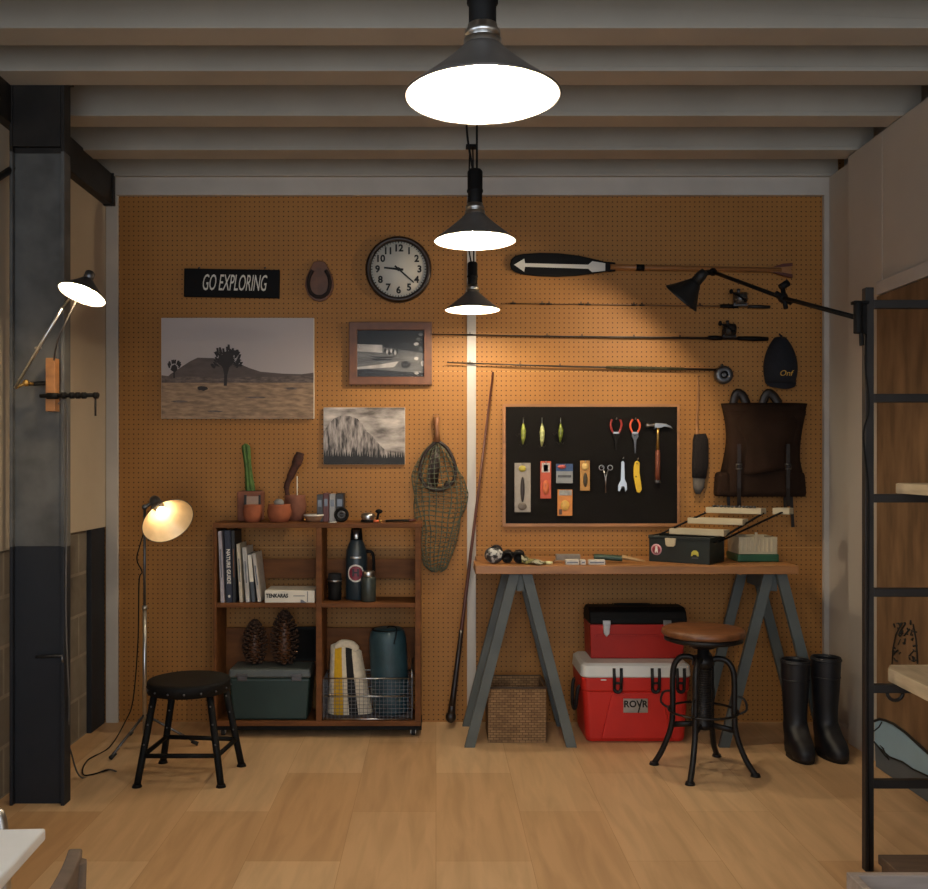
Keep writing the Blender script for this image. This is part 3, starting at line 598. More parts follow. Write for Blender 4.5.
rod('fly rod with round open-faced reel at its end, lowest of the three rods', [(447, 362.5), (560, 366.3), (684, 369), (722, 370)], [.003, .0045, .006, .006], (723.5, 375), 'fly', [((606, 367.3), (684, 369), .0085, 'wrap')], ((470, 363.2), (520, 365), (560, 366.2)), 'darkrod')
# cap
p = wl(783, 362, .05); T = thing('baseball_cap', 'navy cap with small gold lettering hanging by its strap on the pegboard', 'cap', (p.x, WY, p.z))
M['capnavy'] = mat('navy_cotton', '14161f', .9, var=.15, scale=60); M['gold'] = mat('gold_thread', 'c79a3e', .6, var=.1)
def capf(u, v):
    a = math.pi*u; hw = .084*(math.sin(math.pi*(.05+.66*v))**.62); cz = .13-.235*v
    return Vector((p.x-hw*math.cos(a), WY-.006-.085*math.sin(a)*(math.sin(math.pi*(.10+.62*v))), p.z+cz))
b = MB(T); b.grid(capf, 18, 12); b.build('crown', M['capnavy'], T, solid=.004)
b = MB(T)
def brim(u, v):
    a = u*2-1; xx = p.x+a*.079*(1-.22*v*v); zz = p.z-.098-.042*v*(1-.35*a*a); return Vector((xx, WY-.060-.03*v+.05*a*a, zz))
b.grid(brim, 14, 6); b.build('brim', M['capnavy'], T, solid=.005)
b = MB(T); b.text('Onf', .040, tf(p.x-.002, WY-.0935, p.z-.062), ex=.0015, sx=1.05, shear=.25); b.build('lettering', M['gold'], T)
b = MB(T); b.sph((p.x-.002, WY-.03, p.z+.134), .007, 10, 8); b.tube([(p.x, WY-.03, p.z+.13), (p.x, WY, p.z+.15)], .004); b.build('top_button', M['capnavy'], T)
# brush with a bristle sleeve on a leather thong
p = wl(700, 430, .03); T = thing('fleece_brush', 'narrow dark bristle brush with grey tip hanging from a tan thong by the tool board', 'brush', (p.x, WY, p.z))
M['tan'] = mat('tan_leather', '9a6a3c', .7, var=.2); M['bristle'] = mat('dark_bristle', '1c1310', .95, var=.3, scale=80, stretch=(3, 3, 1), bump=.6); M['grey'] = mat('grey_felt', '5d5750', .9, var=.2, scale=30)
b = MB(T); b.tube(smooth_path([wl(698, 376, .012), wl(698.5, 395, .014), wl(697, 420, .02), wl(697.5, 436, .026)], 5), [.005]*5+[.006]*5+[.008]*6, 8, sq=(.5, 1)); b.build('thong', M['tan'], T)
b = MB(T); P = [wl(700, 434, .035), wl(700.5, 440, .035), wl(700, 465, .035), wl(699, 478, .035)]; b.tube(P, [.030, .040, .042, .036], 14, sq=(.55, 1)); b.build('bristle_sleeve', M['bristle'], T, bevel=0)
b = MB(T); b.tube([wl(699, 476, .035), wl(698.5, 488, .033), wl(698, 494, .03)], [.033, .028, .012], 12, sq=(.5, 1)); b.build('felt_tip', M['grey'], T)
# leather backpack
p = wl(760, 525, .06); T = thing('canvas_backpack', 'dark brown canvas backpack with buckled straps hanging on the pegboard', 'backpack', (p.x, WY, p.z))
M['canvas'] = mat('brown_waxed_canvas', '2e1f16', .85, var=.2, scale=7, bump=.2, spec=.1); M['leather'] = mat('dark_leather', '201610', .5, var=.2, scale=20)
def pk(px, py, off): return wl(px, py, off)
def sack(u, v):
    xl = 721+4*math.sin(math.pi*v*.8)-5*v*v; xr = 801-6*math.sin(math.pi*v)-1*v; a = 2*math.pi*u
    hw = (xr-xl)/2; cx = (xl+xr)/2; ca, sa = math.cos(a), math.sin(a); e = .35
    dx = math.copysign(abs(ca)**e, ca); dy = math.copysign(abs(sa)**.6, sa); th = .055*(.75+.4*v)
    pp = pk(cx+hw*dx, 412+84*v, 0); return Vector((pp.x, WY-.058-th*dy, pp.z))
b = MB(T); b.grid(sack, 32, 14); 
for e, s_ in ((0, 1), (1, -1)):
    vs = [sack(i/32, e) for i in range(32)]; b.add(vs, [tuple(range(32))], 0)
b.build('bag_body', M['canvas'], T)
def flap(u, v):
    xl = 719+5*math.sin(math.pi*v); xr = 804-7*math.sin(math.pi*v*.9)-2*v
    pp = pk(xl+(xr-xl)*u, 404+68*v+2.5*math.sin(math.pi*2*u)*(v), 0); bul = math.sin(math.pi*u)**.5
    return Vector((pp.x, WY-.035-.095*bul*min(1, (v*3+.15)**.5)-.006*math.sin(7*u+5*v), pp.z))
b = MB(T); b.grid(flap, 26, 16); b.build('flap', M['canvas'], T, solid=.006)
for sx in (739, 788):
    b = MB(T); b.tube([pk(sx, 444, .150), pk(sx, 468, .150), pk(sx, 488, .145), pk(sx, 506, .12)], .013, 4, sq=(.35, 1)); st = b.build('strap', M['leather'], T)
    b = MB(T)
    c = pk(sx, 466.5, .158); b.tube([c+Vector((-.014, 0, -.012)), c+Vector((.014, 0, -.012)), c+Vector((.014, 0, .012)), c+Vector((-.014, 0, .012))], .003, 6, closed=True); b.build('buckle', M['chrome'], st)
for sx, s_ in ((722, -1), (797, 1)):
    b = MB(T); c = pk(sx, 484, .065); b.box(c, (.075, .09, .125), top=(.8, .8)); b.build('side_pocket', M['canvas'], T, bevel=.018, seg=3)
for px0 in (728, 739, 784.5, 791):
    b = MB(T); b.tube([pk(px0, 490, .05), pk(px0+1, 512, .045), pk(px0+2, 527 if px0 > 790 else 508, .04)], .011, 4, sq=(.3, 1)); b.build('lashing_strap', M['leather'], T)
for a0, a1 in (((732, 412), (746, 407)), ((761, 409), (778, 407))):
    b = MB(T); b.tube(smooth_path([pk(*a0, .04), pk((a0[0]+a1[0])/2-3, 394, .05), pk((a0[0]+a1[0])/2+3, 395, .05), pk(a1[0], a1[1]-4, .05), pk(*a1, .05)], 4), .022, 8, sq=(.5, 1)); b.build('shoulder_strap_loop', M['leather'], T)
# tool board
x0, z0 = wl(503, 527, .02).xz; x1, z1 = wl(680, 404, .02).xz
T = thing('tool_board', 'black pegboard panel in a wooden frame holding lures and hand tools', 'tool board', ((x0+x1)/2, WY, z0))
M['boardblack'] = mat('black_board', '100e0d', .9, var=.1, scale=30, spec=.15)
b = MB(T); w = .014
b.bb(x0, x1, WY-.0185, WY-.001, z0, z0+w*1.3); b.bb(x0, x1, WY-.0185, WY-.001, z1-w, z1); b.bb(x0, x0+w, WY-.0185, WY-.001, z0+w*1.3, z1-w); b.bb(x1-w, x1, WY-.0185, WY-.001, z0+w*1.3, z1-w); b.build('board_frame', M['oak'], T, bevel=.002)
b = MB(T); b.bb(x0+w, x1-w, WY-.018, WY-.002, z0+w*1.3, z1-w); b.build('black_panel', M['boardblack'], T)
TB = WY-.018
def tb(zx, zy, off=.012): return wl(490+zx*.2263, 390+zy*.2263, WY-TB+off) if False else Vector(((490+zx*.2263-CX)*(TB-off)/FPX, TB-off, H+(CY-390-zy*.2263)*(TB-off)/FPX))
def hook(T, zx, zy, off=.016): 
    c = tb(zx, zy, 0); b = MB(T); b.tube([c, c+Vector((0, -off, .0)), c+Vector((0, -off-.004, .006))], .0022, 6); b.build('peg_hook', M['chrome'], T)
lures = (('lure_a', 147, 122, 240, 'a6b04a', 'olive-gold fishing lure, first of the three on the tool board'), ('lure_b', 230, 122, 250, 'd2d58c', 'pale yellow fishing lure, brightest of the three on the tool board'), ('lure_c', 312, 122, 230, '7f8c33', 'dark green fishing lure with side hooks, third of three on the tool board'))
for nm, zx, za, zb, colr, lb in lures:
    T = thing('fishing_lure', lb, 'lure', tb(zx, zb), 0, 'lures on the tool board'); mm = mat('lure_paint', colr, .35, var=.3, scale=60, coat=.4)
    b = MB(T); P = [tb(zx, za+25), tb(zx, za+40), tb(zx+1, (za+zb)/2), tb(zx, zb-25), tb(zx-2, zb)]; b.tube(P, [.003, .008, .0135, .010, .003], 12); b.build('lure_body', mm, T)
    b = MB(T); b.tube([tb(zx, za+26), tb(zx, za+5, .006), tb(zx, za, .0)], .0018, 6); b.build('peg_hook', M['chrome'], T)
    hk = ((zx, zb, 1), (zx-18, (za+zb)/2+15, 0)) if 'b' not in nm else ((zx, zb-5, 1), (zx, zb-5, 0))
    for hx, hy, _ in hk[:1 if 'b' in nm else 2]:
        b = MB(T)
        for s_ in (-1, 1): b.tube([tb(hx, hy-4), tb(hx+8*s_, hy+10, .014), tb(hx+16*s_, hy, .016)], .0013, 5)
        b.build('treble_hook', M['steel'], T)
def pack(lb, zx0, zx1, zy0, zy1, base, parts, hk=True, off=.008):
    T = thing('tackle_packet', lb, 'packet', tb((zx0+zx1)/2, zy1, off), 0, 'packets hanging on the tool board')
    b = MB(T); a = tb(zx0, zy1, off); c = tb(zx1, zy0, off); b.bb(a.x, c.x, a.y-.003, a.y+.003, a.z, c.z); b.build('backing_card', mat('packet_card', base, .5, var=.1, scale=30), T, bevel=.002)
    for nm, u0, u1, v0, v1, colr, rnd_ in parts:
        ax, cx = a.x+(c.x-a.x)*u0, a.x+(c.x-a.x)*u1; az, cz = a.z+(c.z-a.z)*v0, a.z+(c.z-a.z)*v1; b = MB(T)
        if rnd_: b.sph(((ax+cx)/2, a.y-.006, (az+cz)/2), (abs(cx-ax)/2, .006, abs(cz-az)/2), 14, 8)
        else: b.bb(ax, cx, a.y-.0042, a.y-.0028, az, cz)
        b.build(nm, mat('packet_'+nm, colr, .5, var=.2, scale=40), T)
    if hk: hook(T, (zx0+zx1)/2, zy0+6)
pack('clear packet with a dark soft lure and yellow tag, largest of the packets', 108, 180, 322, 540, '9b9183', [('printed_label', .25, .7, .82, .95, 'c2b040', 1), ('soft_lure', .36, .62, .2, .72, '2a1d16', 1), ('lure_tail', .2, .75, .04, .2, '75695c', 1)])
pack('orange and red packet with a white top hanging on the tool board', 222, 270, 314, 480, 'c2502c', [('printed_label', .12, .88, .70, .95, 'cfc3b8', 0), ('barcode', .3, .7, .72, .9, '43403e', 0), ('picture_patch', .2, .8, .1, .5, 'd9703c', 1)])
pack('blue topped grey packet above an orange packet on the tool board', 292, 366, 326, 412, '8f9190', [('printed_label', .0, 1, .62, 1, '34507c', 0), ('logo_patch', .08, .6, .74, .95, 'b9524a', 1), ('hook_row', .1, .9, .3, .42, '4e4e50', 0)])
pack('orange and yellow square packet, lowest on the tool board', 298, 364, 440, 556, 'd2853a', [('printed_label', .1, .95, .78, .98, '9fa09a', 0), ('picture_patch', .2, .8, .2, .6, 'e0b052', 1), ('barcode', .1, .3, .05, .25, '5b3a24', 0)])
pack('tan packet with a dark lure beside the small scissors', 398, 441, 312, 445, 'b8853c', [('soft_lure', .3, .75, .12, .6, '40341c', 1), ('printed_label', .15, .85, .68, .93, 'd5b26a', 1)])
def tool(nm, lb, cat, zx, zy): return thing(nm, lb, cat, tb(zx, zy))
T = tool('forceps', 'small steel fishing forceps with two finger rings on the tool board', 'forceps', 512, 455)
b = MB(T)
for s_ in (-1, 1): b.tube(arc(tb(512+19*s_, 343), .0125, 0, 360, 14)[:-1], .0022, 6, closed=True); b.tube([tb(512+10*s_, 353), tb(511+2*s_, 385), tb(511-1.5*s_, 455)], [.0026, .0028, .0014], 6)
b.sph(tb(511, 388, .013), .004, 8, 6); b.build('forceps_jaws', M['chrome'], T); hook(T, 495, 340)
T = tool('adjustable_wrench', 'small silver adjustable wrench hanging jaw down on the tool board', 'wrench', 586, 458)
b = MB(T); y0, y1 = TB-.014, TB-.006
def tp(L): return [tuple(tb(a, c).xz) for a, c in L]
b.prism(tp([(580, 318), (588, 312), (594, 320), (596, 395), (604, 412), (606, 440), (598, 450), (594, 428), (584, 426), (574, 448), (566, 446), (566, 420), (578, 398)]), y0, y1); b.build('wrench_body', M['chrome'], T, bevel=.0015)
b = MB(T); b.cyl(tb(578, 430, .012), tb(592, 430, .012), .005, seg=12); b.build('adjuster_screw', M['gun'], T); hook(T, 587, 303)
T = tool('utility_knife', 'curved yellow folding knife hanging on the tool board', 'knife', 652, 455); M['yellow'] = mat('yellow_plastic', 'e0b81c', .4, var=.06)
b = MB(T); b.prism(tp([(640, 318), (652, 312), (661, 322), (660, 365), (666, 405), (671, 440), (660, 456), (648, 450), (640, 415), (634, 380), (634, 340)]), TB-.018, TB-.005); b.build('knife_handle', M['yellow'], T, bevel=.003)
b = MB(T); b.sph(tb(645, 383, .019), .004, 8, 6); b.sph(tb(650, 325, .019), .003, 8, 6); b.build('pivot', M['steel'], T); hook(T, 652, 305)
for zx, za, zb, colr, lb in ((557, 130, 265, '9c2f26', 'dark red handled pliers with black jaws on the tool board'), (641, 130, 280, 'd6532c', 'orange handled long-nose pliers beside the hammer')):
    T = tool('pliers', lb, 'pliers', zx, zb); mm = mat('handle_grip', colr, .45, var=.06)
    for s_ in (-1, 1):
        b = MB(T); b.tube(smooth_path([tb(zx+10*s_, za), tb(zx+20*s_, za+18), tb(zx+20*s_, za+38), tb(zx+10*s_, za+60)] if zb > 270 else [tb(zx+18*s_, za), tb(zx+24*s_, za+22), tb(zx+18*s_, za+48), tb(zx+8*s_, za+62)], 5), .0052, 8); b.build('handle', mm, T)
    b = MB(T); b.prism(tp([(zx-13, za+56), (zx+13, za+56), (zx+15, za+75), (zx+6, za+90), (zx+2, zb), (zx-2, zb), (zx-6, za+90), (zx-15, za+75)]), TB-.016, TB-.007); b.sph(tb(zx, za+70, .017), .005, 10, 6); b.build('jaws', M['gun'] if zb > 270 else M['black'], T, bevel=.001)
    b = MB(T); b.box(tb(zx, za+59, .013), (.03, .008, .008)); b.build('spring', M['chrome'], T); hook(T, zx, za-1)
T = tool('claw_hammer', 'claw hammer with a bright head and brown leather grip on the tool board', 'hammer', 743, 415)
b = MB(T); b.tube([tb(690, 155, .02), tb(702, 156, .02), tb(706, 156, .02), tb(728, 156, .02)], [.012, .012, .008, .010], 12); b.prism(tp([(726, 146), (752, 147), (775, 150), (795, 160), (806, 172), (790, 166), (770, 162), (752, 168), (726, 168)]), TB-.029, TB-.011); b.build('hammer_head', M['chrome'], T, bevel=.002)
b = MB(T); b.tube([tb(742, 165, .02), tb(742, 200, .02), tb(741, 268, .02)], [.0075, .0065, .009], 10); b.build('neck', M['brass'], T)
b = MB(T); b.tube([tb(741, 265, .02), tb(741, 280, .02), tb(741, 330, .02), tb(741, 400, .02)], [.010, .0125, .0125, .0135], 12); b.build('leather_grip', mat('grip_leather', '7a3f26', .6, var=.15, scale=40), T)
b = MB(T); b.cyl(tb(741, 398, .02), tb(741, 414, .02), .0145, seg=14); b.build('butt_cap', M['gun'], T); hook(T, 722, 172, .03)
# rod leaning in the corner by the table
a = Vector((at(449.5, 724, 4.80))); a.z = .004; c = wl(493, 372, .015)
T = thing('walking_stick', 'long dark rod leaning on the pegboard beside the white batten', 'rod', a)
d_ = c-a; MB(T).tube([a+d_*t_ for t_ in (.02, .2, .5, 1)], [.014, .011, .008, .005], 10).build('shaft', mat('reddish_stick', '5a2e20', .45, var=.15), T)
MB(T).tube([a+d_*t_ for t_ in (.055, .09, .16, .27)], [.018, .015, .013, .012], 10).build('wrapped_grip', M['darkrod'], T)
b = MB(T); b.sph(a+d_*.028+Vector((0, 0, .0)), (.027, .027, .03), 14, 10); b.tube([a+d_*.03, a+d_*.07], [.022, .016], 10); b.build('knob', M['darkrod'], T)
# ------------------------------------------------------------------ open shelf unit and what stands on it
SF, SB = 4.62, 4.85
T = thing('shelf_unit', 'low open brown wooden shelf unit of four bays on casters against the pegboard', 'shelf', (-.57, (SF+SB)/2, 0))
def slab(nm, x0, x1, z0, z1, y0=SF, y1=SB, m='walnut'):
    return MB(T).bb(x0, x1, y0, y1, z0, z1).build(nm, M[m], T, bevel=.002)
slab('top_board', -1.086, -.066, 1.022, 1.046); slab('side_panel', -1.083, -1.068, .082, 1.022); slab('side_panel', -.102, -.074, .082, 1.022)
slab('divider', -.584, -.556, .082, 1.022, SF+.002); slab('shelf', -1.068, -.584, .634, .656, SF+.004); slab('shelf', -.556, -.102, .634, .656, SF+.004)
slab('bottom_board', -1.083, -.074, .058, .082); slab('back_rail', -1.068, -.584, .752, .85, SB-.018, SB-.001); slab('back_rail', -.556, -.102, .752, .85, SB-.018, SB-.001)
slab('back_rail', -1.068, -.584, .26, .50, SB-.018, SB-.001); slab('back_rail', -.556, -.102, .26, .50, SB-.018, SB-.001)
b = MB(T); b.bb(-1.075, -.071, SF+.01, SF+.035, .036, .058); b.bb(-1.075, -.071, SB-.045, SB-.02, .036, .058); b.bb(-1.075, -1.05, SF+.01, SB-.02, .036, .058); b.bb(-.096, -.071, SF+.01, SB-.02, .036, .058); b.build('base_frame', M['black'], T, bevel=.001)
for cx in (-1.045, -.112):
    for cy in (SF+.05, SB-.05):
        b = MB(T); b.cyl((cx-.009, cy, .018), (cx+.009, cy, .018), .018, seg=14); w_ = b.build('caster', M['rubber'], T)
        b = MB(T); b.bb(cx-.013, cx+.013, cy-.014, cy+.012, .026, .037); b.bb(cx-.013, cx-.010, cy-.010, cy+.010, .012, .03); b.bb(cx+.010, cx+.013, cy-.010, cy+.010, .012, .03); b.build('caster_fork', M['chrome'], w_)
# upright books: (base x, lean at top, width, height, depth, cover, label, lettering)
bz = .656
books = [(-1.040, -.015, .016, .348, 'b3aab0', 'pale lilac tall book, first in the row at the open end of the shelf', None),
         (-1.008, -.010, .028, .352, '1b2136', 'tall navy book with white lettering down its spine', 'NATURE'),
         (-.984, -.008, .016, .350, '131316', 'tall thin black book beside the navy one', None),
         (-.953, -.015, .016, .285, 'c8bda8', 'cream thin book leaning after the tall black book', None),
         (-.921, -.018, .021, .268, 'b5b2ac', 'grey white paperback leaning fifth in the row of books', None),
         (-.894, -.020, .018, .236, '50565e', 'slate book with pale upper spine, second last of the leaning books', 'pale'),
         (-.866, -.028, .018, .238, 'bdb5ab', 'off-white short book, last of the leaning row', None)]
for i, (bx, ln, w, h, colr, lb, tx) in enumerate(books):
    T = thing('book', lb, 'book', (bx, SF+.11, bz), 0, 'books standing on the shelf')
    ang = math.atan2(ln, h); X = Matrix.Translation((bx, SF+.012+.004*i, bz+(w/2)*abs(math.sin(ang))+.0006)) @ Matrix.Rotation(ang, 4, 'Y')
    mm = mat('book_cover', colr, .55, var=.12, scale=30); dp = .165
    b = MB(T); b.M = X; b.bb(-w/2, -w/2+.003, .0, dp, 0, h); b.bb(w/2-.003, w/2, 0, dp, 0, h); b.bb(-w/2, w/2, 0, .003, 0, h); b.build('cover', mm, T, bevel=.001)
    b = MB(T); b.M = X; b.bb(-w/2+.003, w/2-.003, .003, dp-.004, .003, h-.003); b.build('pages', M['paper'], T)
    if tx == 'NATURE':
        b = MB(T); b.text('NATURE GUIDE', .024, X @ Matrix.Translation((0, -.0012, h*.50)) @ Matrix.Rotation(R(90), 4, 'X') @ Matrix.Rotation(R(-90), 4, 'Z'), ex=.0006, sx=1.0, bold=.0006); b.M = X; b.sph((0, -.0005, .03), (.006, .001, .007), 10, 6); b.build('spine_lettering', M['white_ink'], T)
    elif tx == 'pale':
        b = MB(T); b.M = X; b.bb(-w/2-.0005, w/2+.0005, -.0010, .0, h*.42, h*.98); b.build('spine_label', M['paper'], T)
    else:
        b = MB(T); b.M = X; b.bb(-w*.16, w*.16, -.0008, .0, h*.35, h*.75); b.build('spine_lettering', M['gun'] if i != 2 else M['framewood'], T)
T = thing('boxed_book', 'thick white book lying flat on the shelf with bold black title on its spine', 'book', (-.715, SF+.1, bz))
b = MB(T); b.bb(-.835, -.592, SF+.01, SF+.19, bz+.0005, bz+.060); b.build('cover', M['paper'], T, bevel=.003)
b = MB(T); b.text('TENKARAS', .026, tf(-.775, SF+.0095, bz+.034), ex=.0006, sx=.84, bold=.0012); b.build('title', M['black_ink'], T)
b = MB(T); b.bb(-.695, -.64, SF+.0092, SF+.011, bz+.032, bz+.036); b.bb(-.628, -.624, SF+.0092, SF+.011, bz+.004, bz+.056); b.prism([(-.66, bz+.001), (-.632, bz+.001), (-.65, bz+.014), (-.66, bz+.016)], SF+.0092, SF+.011); b.build('spine_marks', M['gun'], T)
# drinkware
def bottle(nm, lb, cat, x, y, prof, m, z=bz): 
    T = thing(nm, lb, cat, (x, y, z)); MB(T).lathe([(.001, .0)]+prof, (x, y, z+.0005), seg=28).build('body', m, T); return T
M['petrol'] = mat('petrol_enamel', '26333a', .35, var=.1, scale=10); M['greenst'] = mat('dark_olive_steel', '3e443f', .4, .3, var=.1)
gx, gy = -.398, 4.76
T = bottle('vacuum_flask', 'large petrol blue vacuum flask with a round red and white badge on the shelf', 'flask', gx, gy, [(.052, 0), (.054, .004), (.054, .215), (.050, .245), (.040, .275), (.032, .292), (.032, .297), (.001, .298)], M['petrol'])
b = MB(T); b.lathe([(.029, .292), (.031, .297), (.030, .325), (.026, .355), (.001, .356)], (gx, gy, bz)); b.build('stopper', M['black'], T)
b = MB(T); b.lathe([(.0185, .302), (.0195, .305), (.0195, .35), (.001, .351)], (gx, gy-.012, bz)); b.lathe([(.0545, .208), (.0552, .210), (.0552, .216), (.054, .218)], (gx, gy, bz), a0=240, a1=300, seg=8); b.build('steel_cap', M['chrome'], T)
b = MB(T); b.tube(smooth_path([(gx+.045, gy, bz+.24), (gx+.075, gy, bz+.235), (gx+.085, gy, bz+.20), (gx+.083, gy, bz+.10), (gx+.052, gy, bz+.075)], 5), .008, 8); b.build('handle', M['black'], T)
def patch(b, c, rr, y0, r, m, u0=0, u1=1):
    def fn(u, v):
        a = 2*math.pi*u; q_ = r*v; dx, dz = q_*math.cos(a), q_*math.sin(a); return Vector((c[0]+rr*math.sin(dx/rr), c[1]-rr*math.cos(dx/rr), c[2]+dz))
    b.grid(fn, 28, 4, m)
b = MB(T); cc = (gx, gy, bz+.135); patch(b, cc, .0548, 0, .044, 0); patch(b, cc, .0552, 0, .036, 1); b.build('badge', [M['white_ink'], mat('badge_red', '8c2a3c', .5)], T)
b = MB(T); b.text('H', .05, tf(gx, gy-.0562, bz+.137), ex=.0008, bold=.002); b.build('badge_mark', mat('badge_dark', '2a1a24', .5), T)
T = bottle('travel_mug', 'short black mug with a silver rim band beside the tall flask', 'mug', -.505, 4.74, [(.030, 0), (.033, .004), (.035, .095), (.001, .096)], M['black'])
b = MB(T); b.lathe([(.036, .096), (.036, .104), (.034, .106), (.034, .128), (.030, .132), (.001, .133)], (-.505, 4.74, bz)); b.build('lid', M['blacksoft'], T)
b = MB(T); b.lathe([(.0352, .092), (.0366, .094), (.0366, .099), (.035, .101)], (-.505, 4.74, bz)); b.build('rim_band', M['chrome'], T)
T = bottle('steel_tumbler', 'dark olive steel bottle with a silver screw lid in front of the flask', 'bottle', -.333, 4.685, [(.034, 0), (.037, .004), (.037, .115), (.033, .122), (.001, .123)], M['greenst'])
b = MB(T); b.lathe([(.029, .122), (.030, .124), (.030, .146), (.027, .150), (.001, .151)], (-.333, 4.685, bz)); b.build('lid', M['chrome'], T)
# lower bays
zb = .082
T = thing('tool_case', 'dark green lidded storage box with grey lid standing in the shelf below the pine cones', 'storage box', (-.812, 4.735, zb)); M['green'] = mat('dark_green_plastic', '1b3330', .45, var=.12, scale=6); M['lidgrey'] = mat('grey_plastic', '4c5250', .45, var=.1)
b = MB(T); b.box((-.812, 4.727, zb+.1035), (.365, .185, .206), top=(1.08, 1.06)); b.build('box_body', M['green'], T, bevel=.012, seg=3)
b = MB(T); b.box((-.812, 4.727, zb+.229), (.405, .198, .044), top=(.97, .95)); b.build('lid', M['lidgrey'], T, bevel=.010, seg=3)
for cx in (-.945, -.68):
    b = MB(T); b.box((cx, 4.629, zb+.222), (.055, .012, .012)); b.box((cx, 4.631, zb+.205), (.05, .010, .024)); b.build('latch', M['gun'], T, bevel=.003)
M['cone'] = mat('pine_cone_scale', '4a2f1c', .8, var=.3, scale=60)
def pinecone(x, y, z, h, r, lb, sd):
    T = thing('pine_cone', lb, 'pine cone', (x, y, z), 0, 'pine cones on the green box'); rn = random.Random(sd)
    b = MB(T); b.lathe([(.001, .0), (r*.4, .02), (r*.55, h*.3), (r*.35, h*.75), (.005, h*.96), (.001, h*.965)], (x, y, z), seg=12); b.build('core', M['framewood'], T)
    b = MB(T); n = 120
    for i in range(n):
        t = (i+.5)/n; a = i*2.39996; rr = r*(math.sin(math.pi*(.16+.80*t))**.8); zz = z+.01+h*.95*t; up = R(-12+75*t)
        b.M = Matrix.Translation((x, y, zz)) @ Matrix.Rotation(a, 4, 'Z') @ Matrix.Rotation(-up*.6, 4, 'Y')
        l = rr*.62; b.sph((rr-l*.35, 0, 0), (l*.55, .0150, .0032), 7, 4); b.sph((rr+l*.14, 0, .003), (.005, .0115, .0055), 6, 4)
    b.M = Matrix(); b.build('scales', M['cone'], T)
ztop = zb+.2515
pinecone(-.755, 4.735, ztop, .262, .066, 'larger pine cone standing on the green storage box', 2)
pinecone(-.905, 4.745, ztop, .212, .058, 'smaller pine cone standing on the green storage box', 5)
T = thing('photo_frame', 'black frame standing behind the pine cones in the shelf', 'picture frame', (-.69, 4.82, ztop))
b = MB(T); b.bb(-.77, -.60, 4.815, 4.828, ztop+.0005, ztop+.175); b.build('frame', M['black'], T, bevel=.003); b = MB(T); b.bb(-.755, -.615, 4.8135, 4.816, ztop+.015, ztop+.16); b.build('picture', M['boardblack'], T)
# wire basket
T = thing('wire_basket', 'silver wire basket holding the striped blanket and stuff sack', 'basket', (-.337, 4.745, zb)); x0, x1, y0, y1, z0, z1 = -.550, -.118, 4.632, 4.824, zb+.004, zb+.205
b = MB(T)
for z_, r_ in ((z1, .0035), (z0+.115, .0028), (z0+.003, .003)): b.tube([(x0, y0, z_), (x1, y0, z_), (x1, y1, z_), (x0, y1, z_)], r_, 6, closed=True)
b.tube([(x1, y0, z1), (x1, y0+.04, z1+.055), (x1, y1, z1+.06), (x1, y1, z1)], .003, 6); b.build('rim', M['chrome'], T)
b = MB(T); n = 22
for i in range(n+1):
    xx = x0+(x1-x0)*i/n
    b.tube([(xx, y0, z1), (xx, y0, z0), (xx, y1, z0), (xx, y1, z1)], .0013, 4)
for i in range(1, 11):
    yy = y0+(y1-y0)*i/11; b.tube([(x0, yy, z1), (x0, yy, z0), (x1, yy, z0), (x1, yy, z1)], .0013, 4)
for i in range(1, 11):
    zz = z0+(z1-z0)*i/11; b.tube([(x0, y0, zz), (x1, y0, zz), (x1, y1, zz), (x0, y1, zz)], .0013, 4, closed=True)
b.build('wire_grid', M['gun'], T)
T = thing('striped_blanket', 'folded cream wool blanket with one yellow and one black stripe in the wire basket', 'blanket', (-.43, 4.74, zb+.01))
M['creamwool'] = mat('cream_wool', 'd9cdb6', .95, var=.08, scale=60, bump=.2); M['yelwool'] = mat('yellow_wool', 'd0a21c', .95, var=.08, scale=60, bump=.2); M['blkwool'] = mat('black_wool', '15161a', .95, var=.1, scale=60, bump=.2)
def blk(front):
    def fn(u, v):
        zz = zb+.014+(.335+.03*math.sin(math.pi*u)-.03*u)*v; ww = .225-.072*v; cx = -.428-.020*v; 
        bul = .070*(max(0, 1-abs(2*u-1)**3.5))**.5*(.75+.25*math.sin(math.pi*min(1, v*.95+.05)))+.004*math.sin(6*u+4*v)
        topf = min(1, (1-v)*9)**.5
        return Vector((cx+(u-.5)*ww, 4.738-(1 if front else -1)*bul*topf*(1 if v < 1 else 0), zz))
    return fn
stripe = lambda u, v: 1 if .16 < u < .38 else (2 if .50 < u < .71 else 0)
b = MB(T); b.grid(blk(True), 50, 24, mf=stripe); b.build('front_fold', [M['creamwool'], M['yelwool'], M['blkwool']], T)
b = MB(T); b.grid(blk(False), 50, 24, mf=stripe); b.build('back_fold', [M['creamwool'], M['yelwool'], M['blkwool']], T)
b = MB(T); b.tube(smooth_path([(-.495, 4.725, zb+.335), (-.465, 4.715, zb+.358), (-.42, 4.715, zb+.352), (-.395, 4.725, zb+.325)], 5), [.012]+[.022]*14+[.012], 10); b.build('rolled_top', M['creamwool'], T)
T = thing('stuff_sack', 'teal sleeping bag stuff sack standing in the wire basket beside the blanket', 'sack', (-.235, 4.75, zb+.01)); M['teal'] = mat('teal_nylon', '22404a', .5, var=.18, scale=9, bump=.25)
b = MB(T); ax = Vector((-.05, 0, 1)).normalized(); b.lathe([(.001, .0), (.075, .004), (.088, .02), (.092, .08), (.091, .14), (.0925, .2), (.0925, .31), (.092, .372), (.084, .407), (.07, .422), (.03, .427), (.001, .426)], (-.222, 4.728, zb+.012), ax, 32); b.build('sack_body', M['teal'], T)
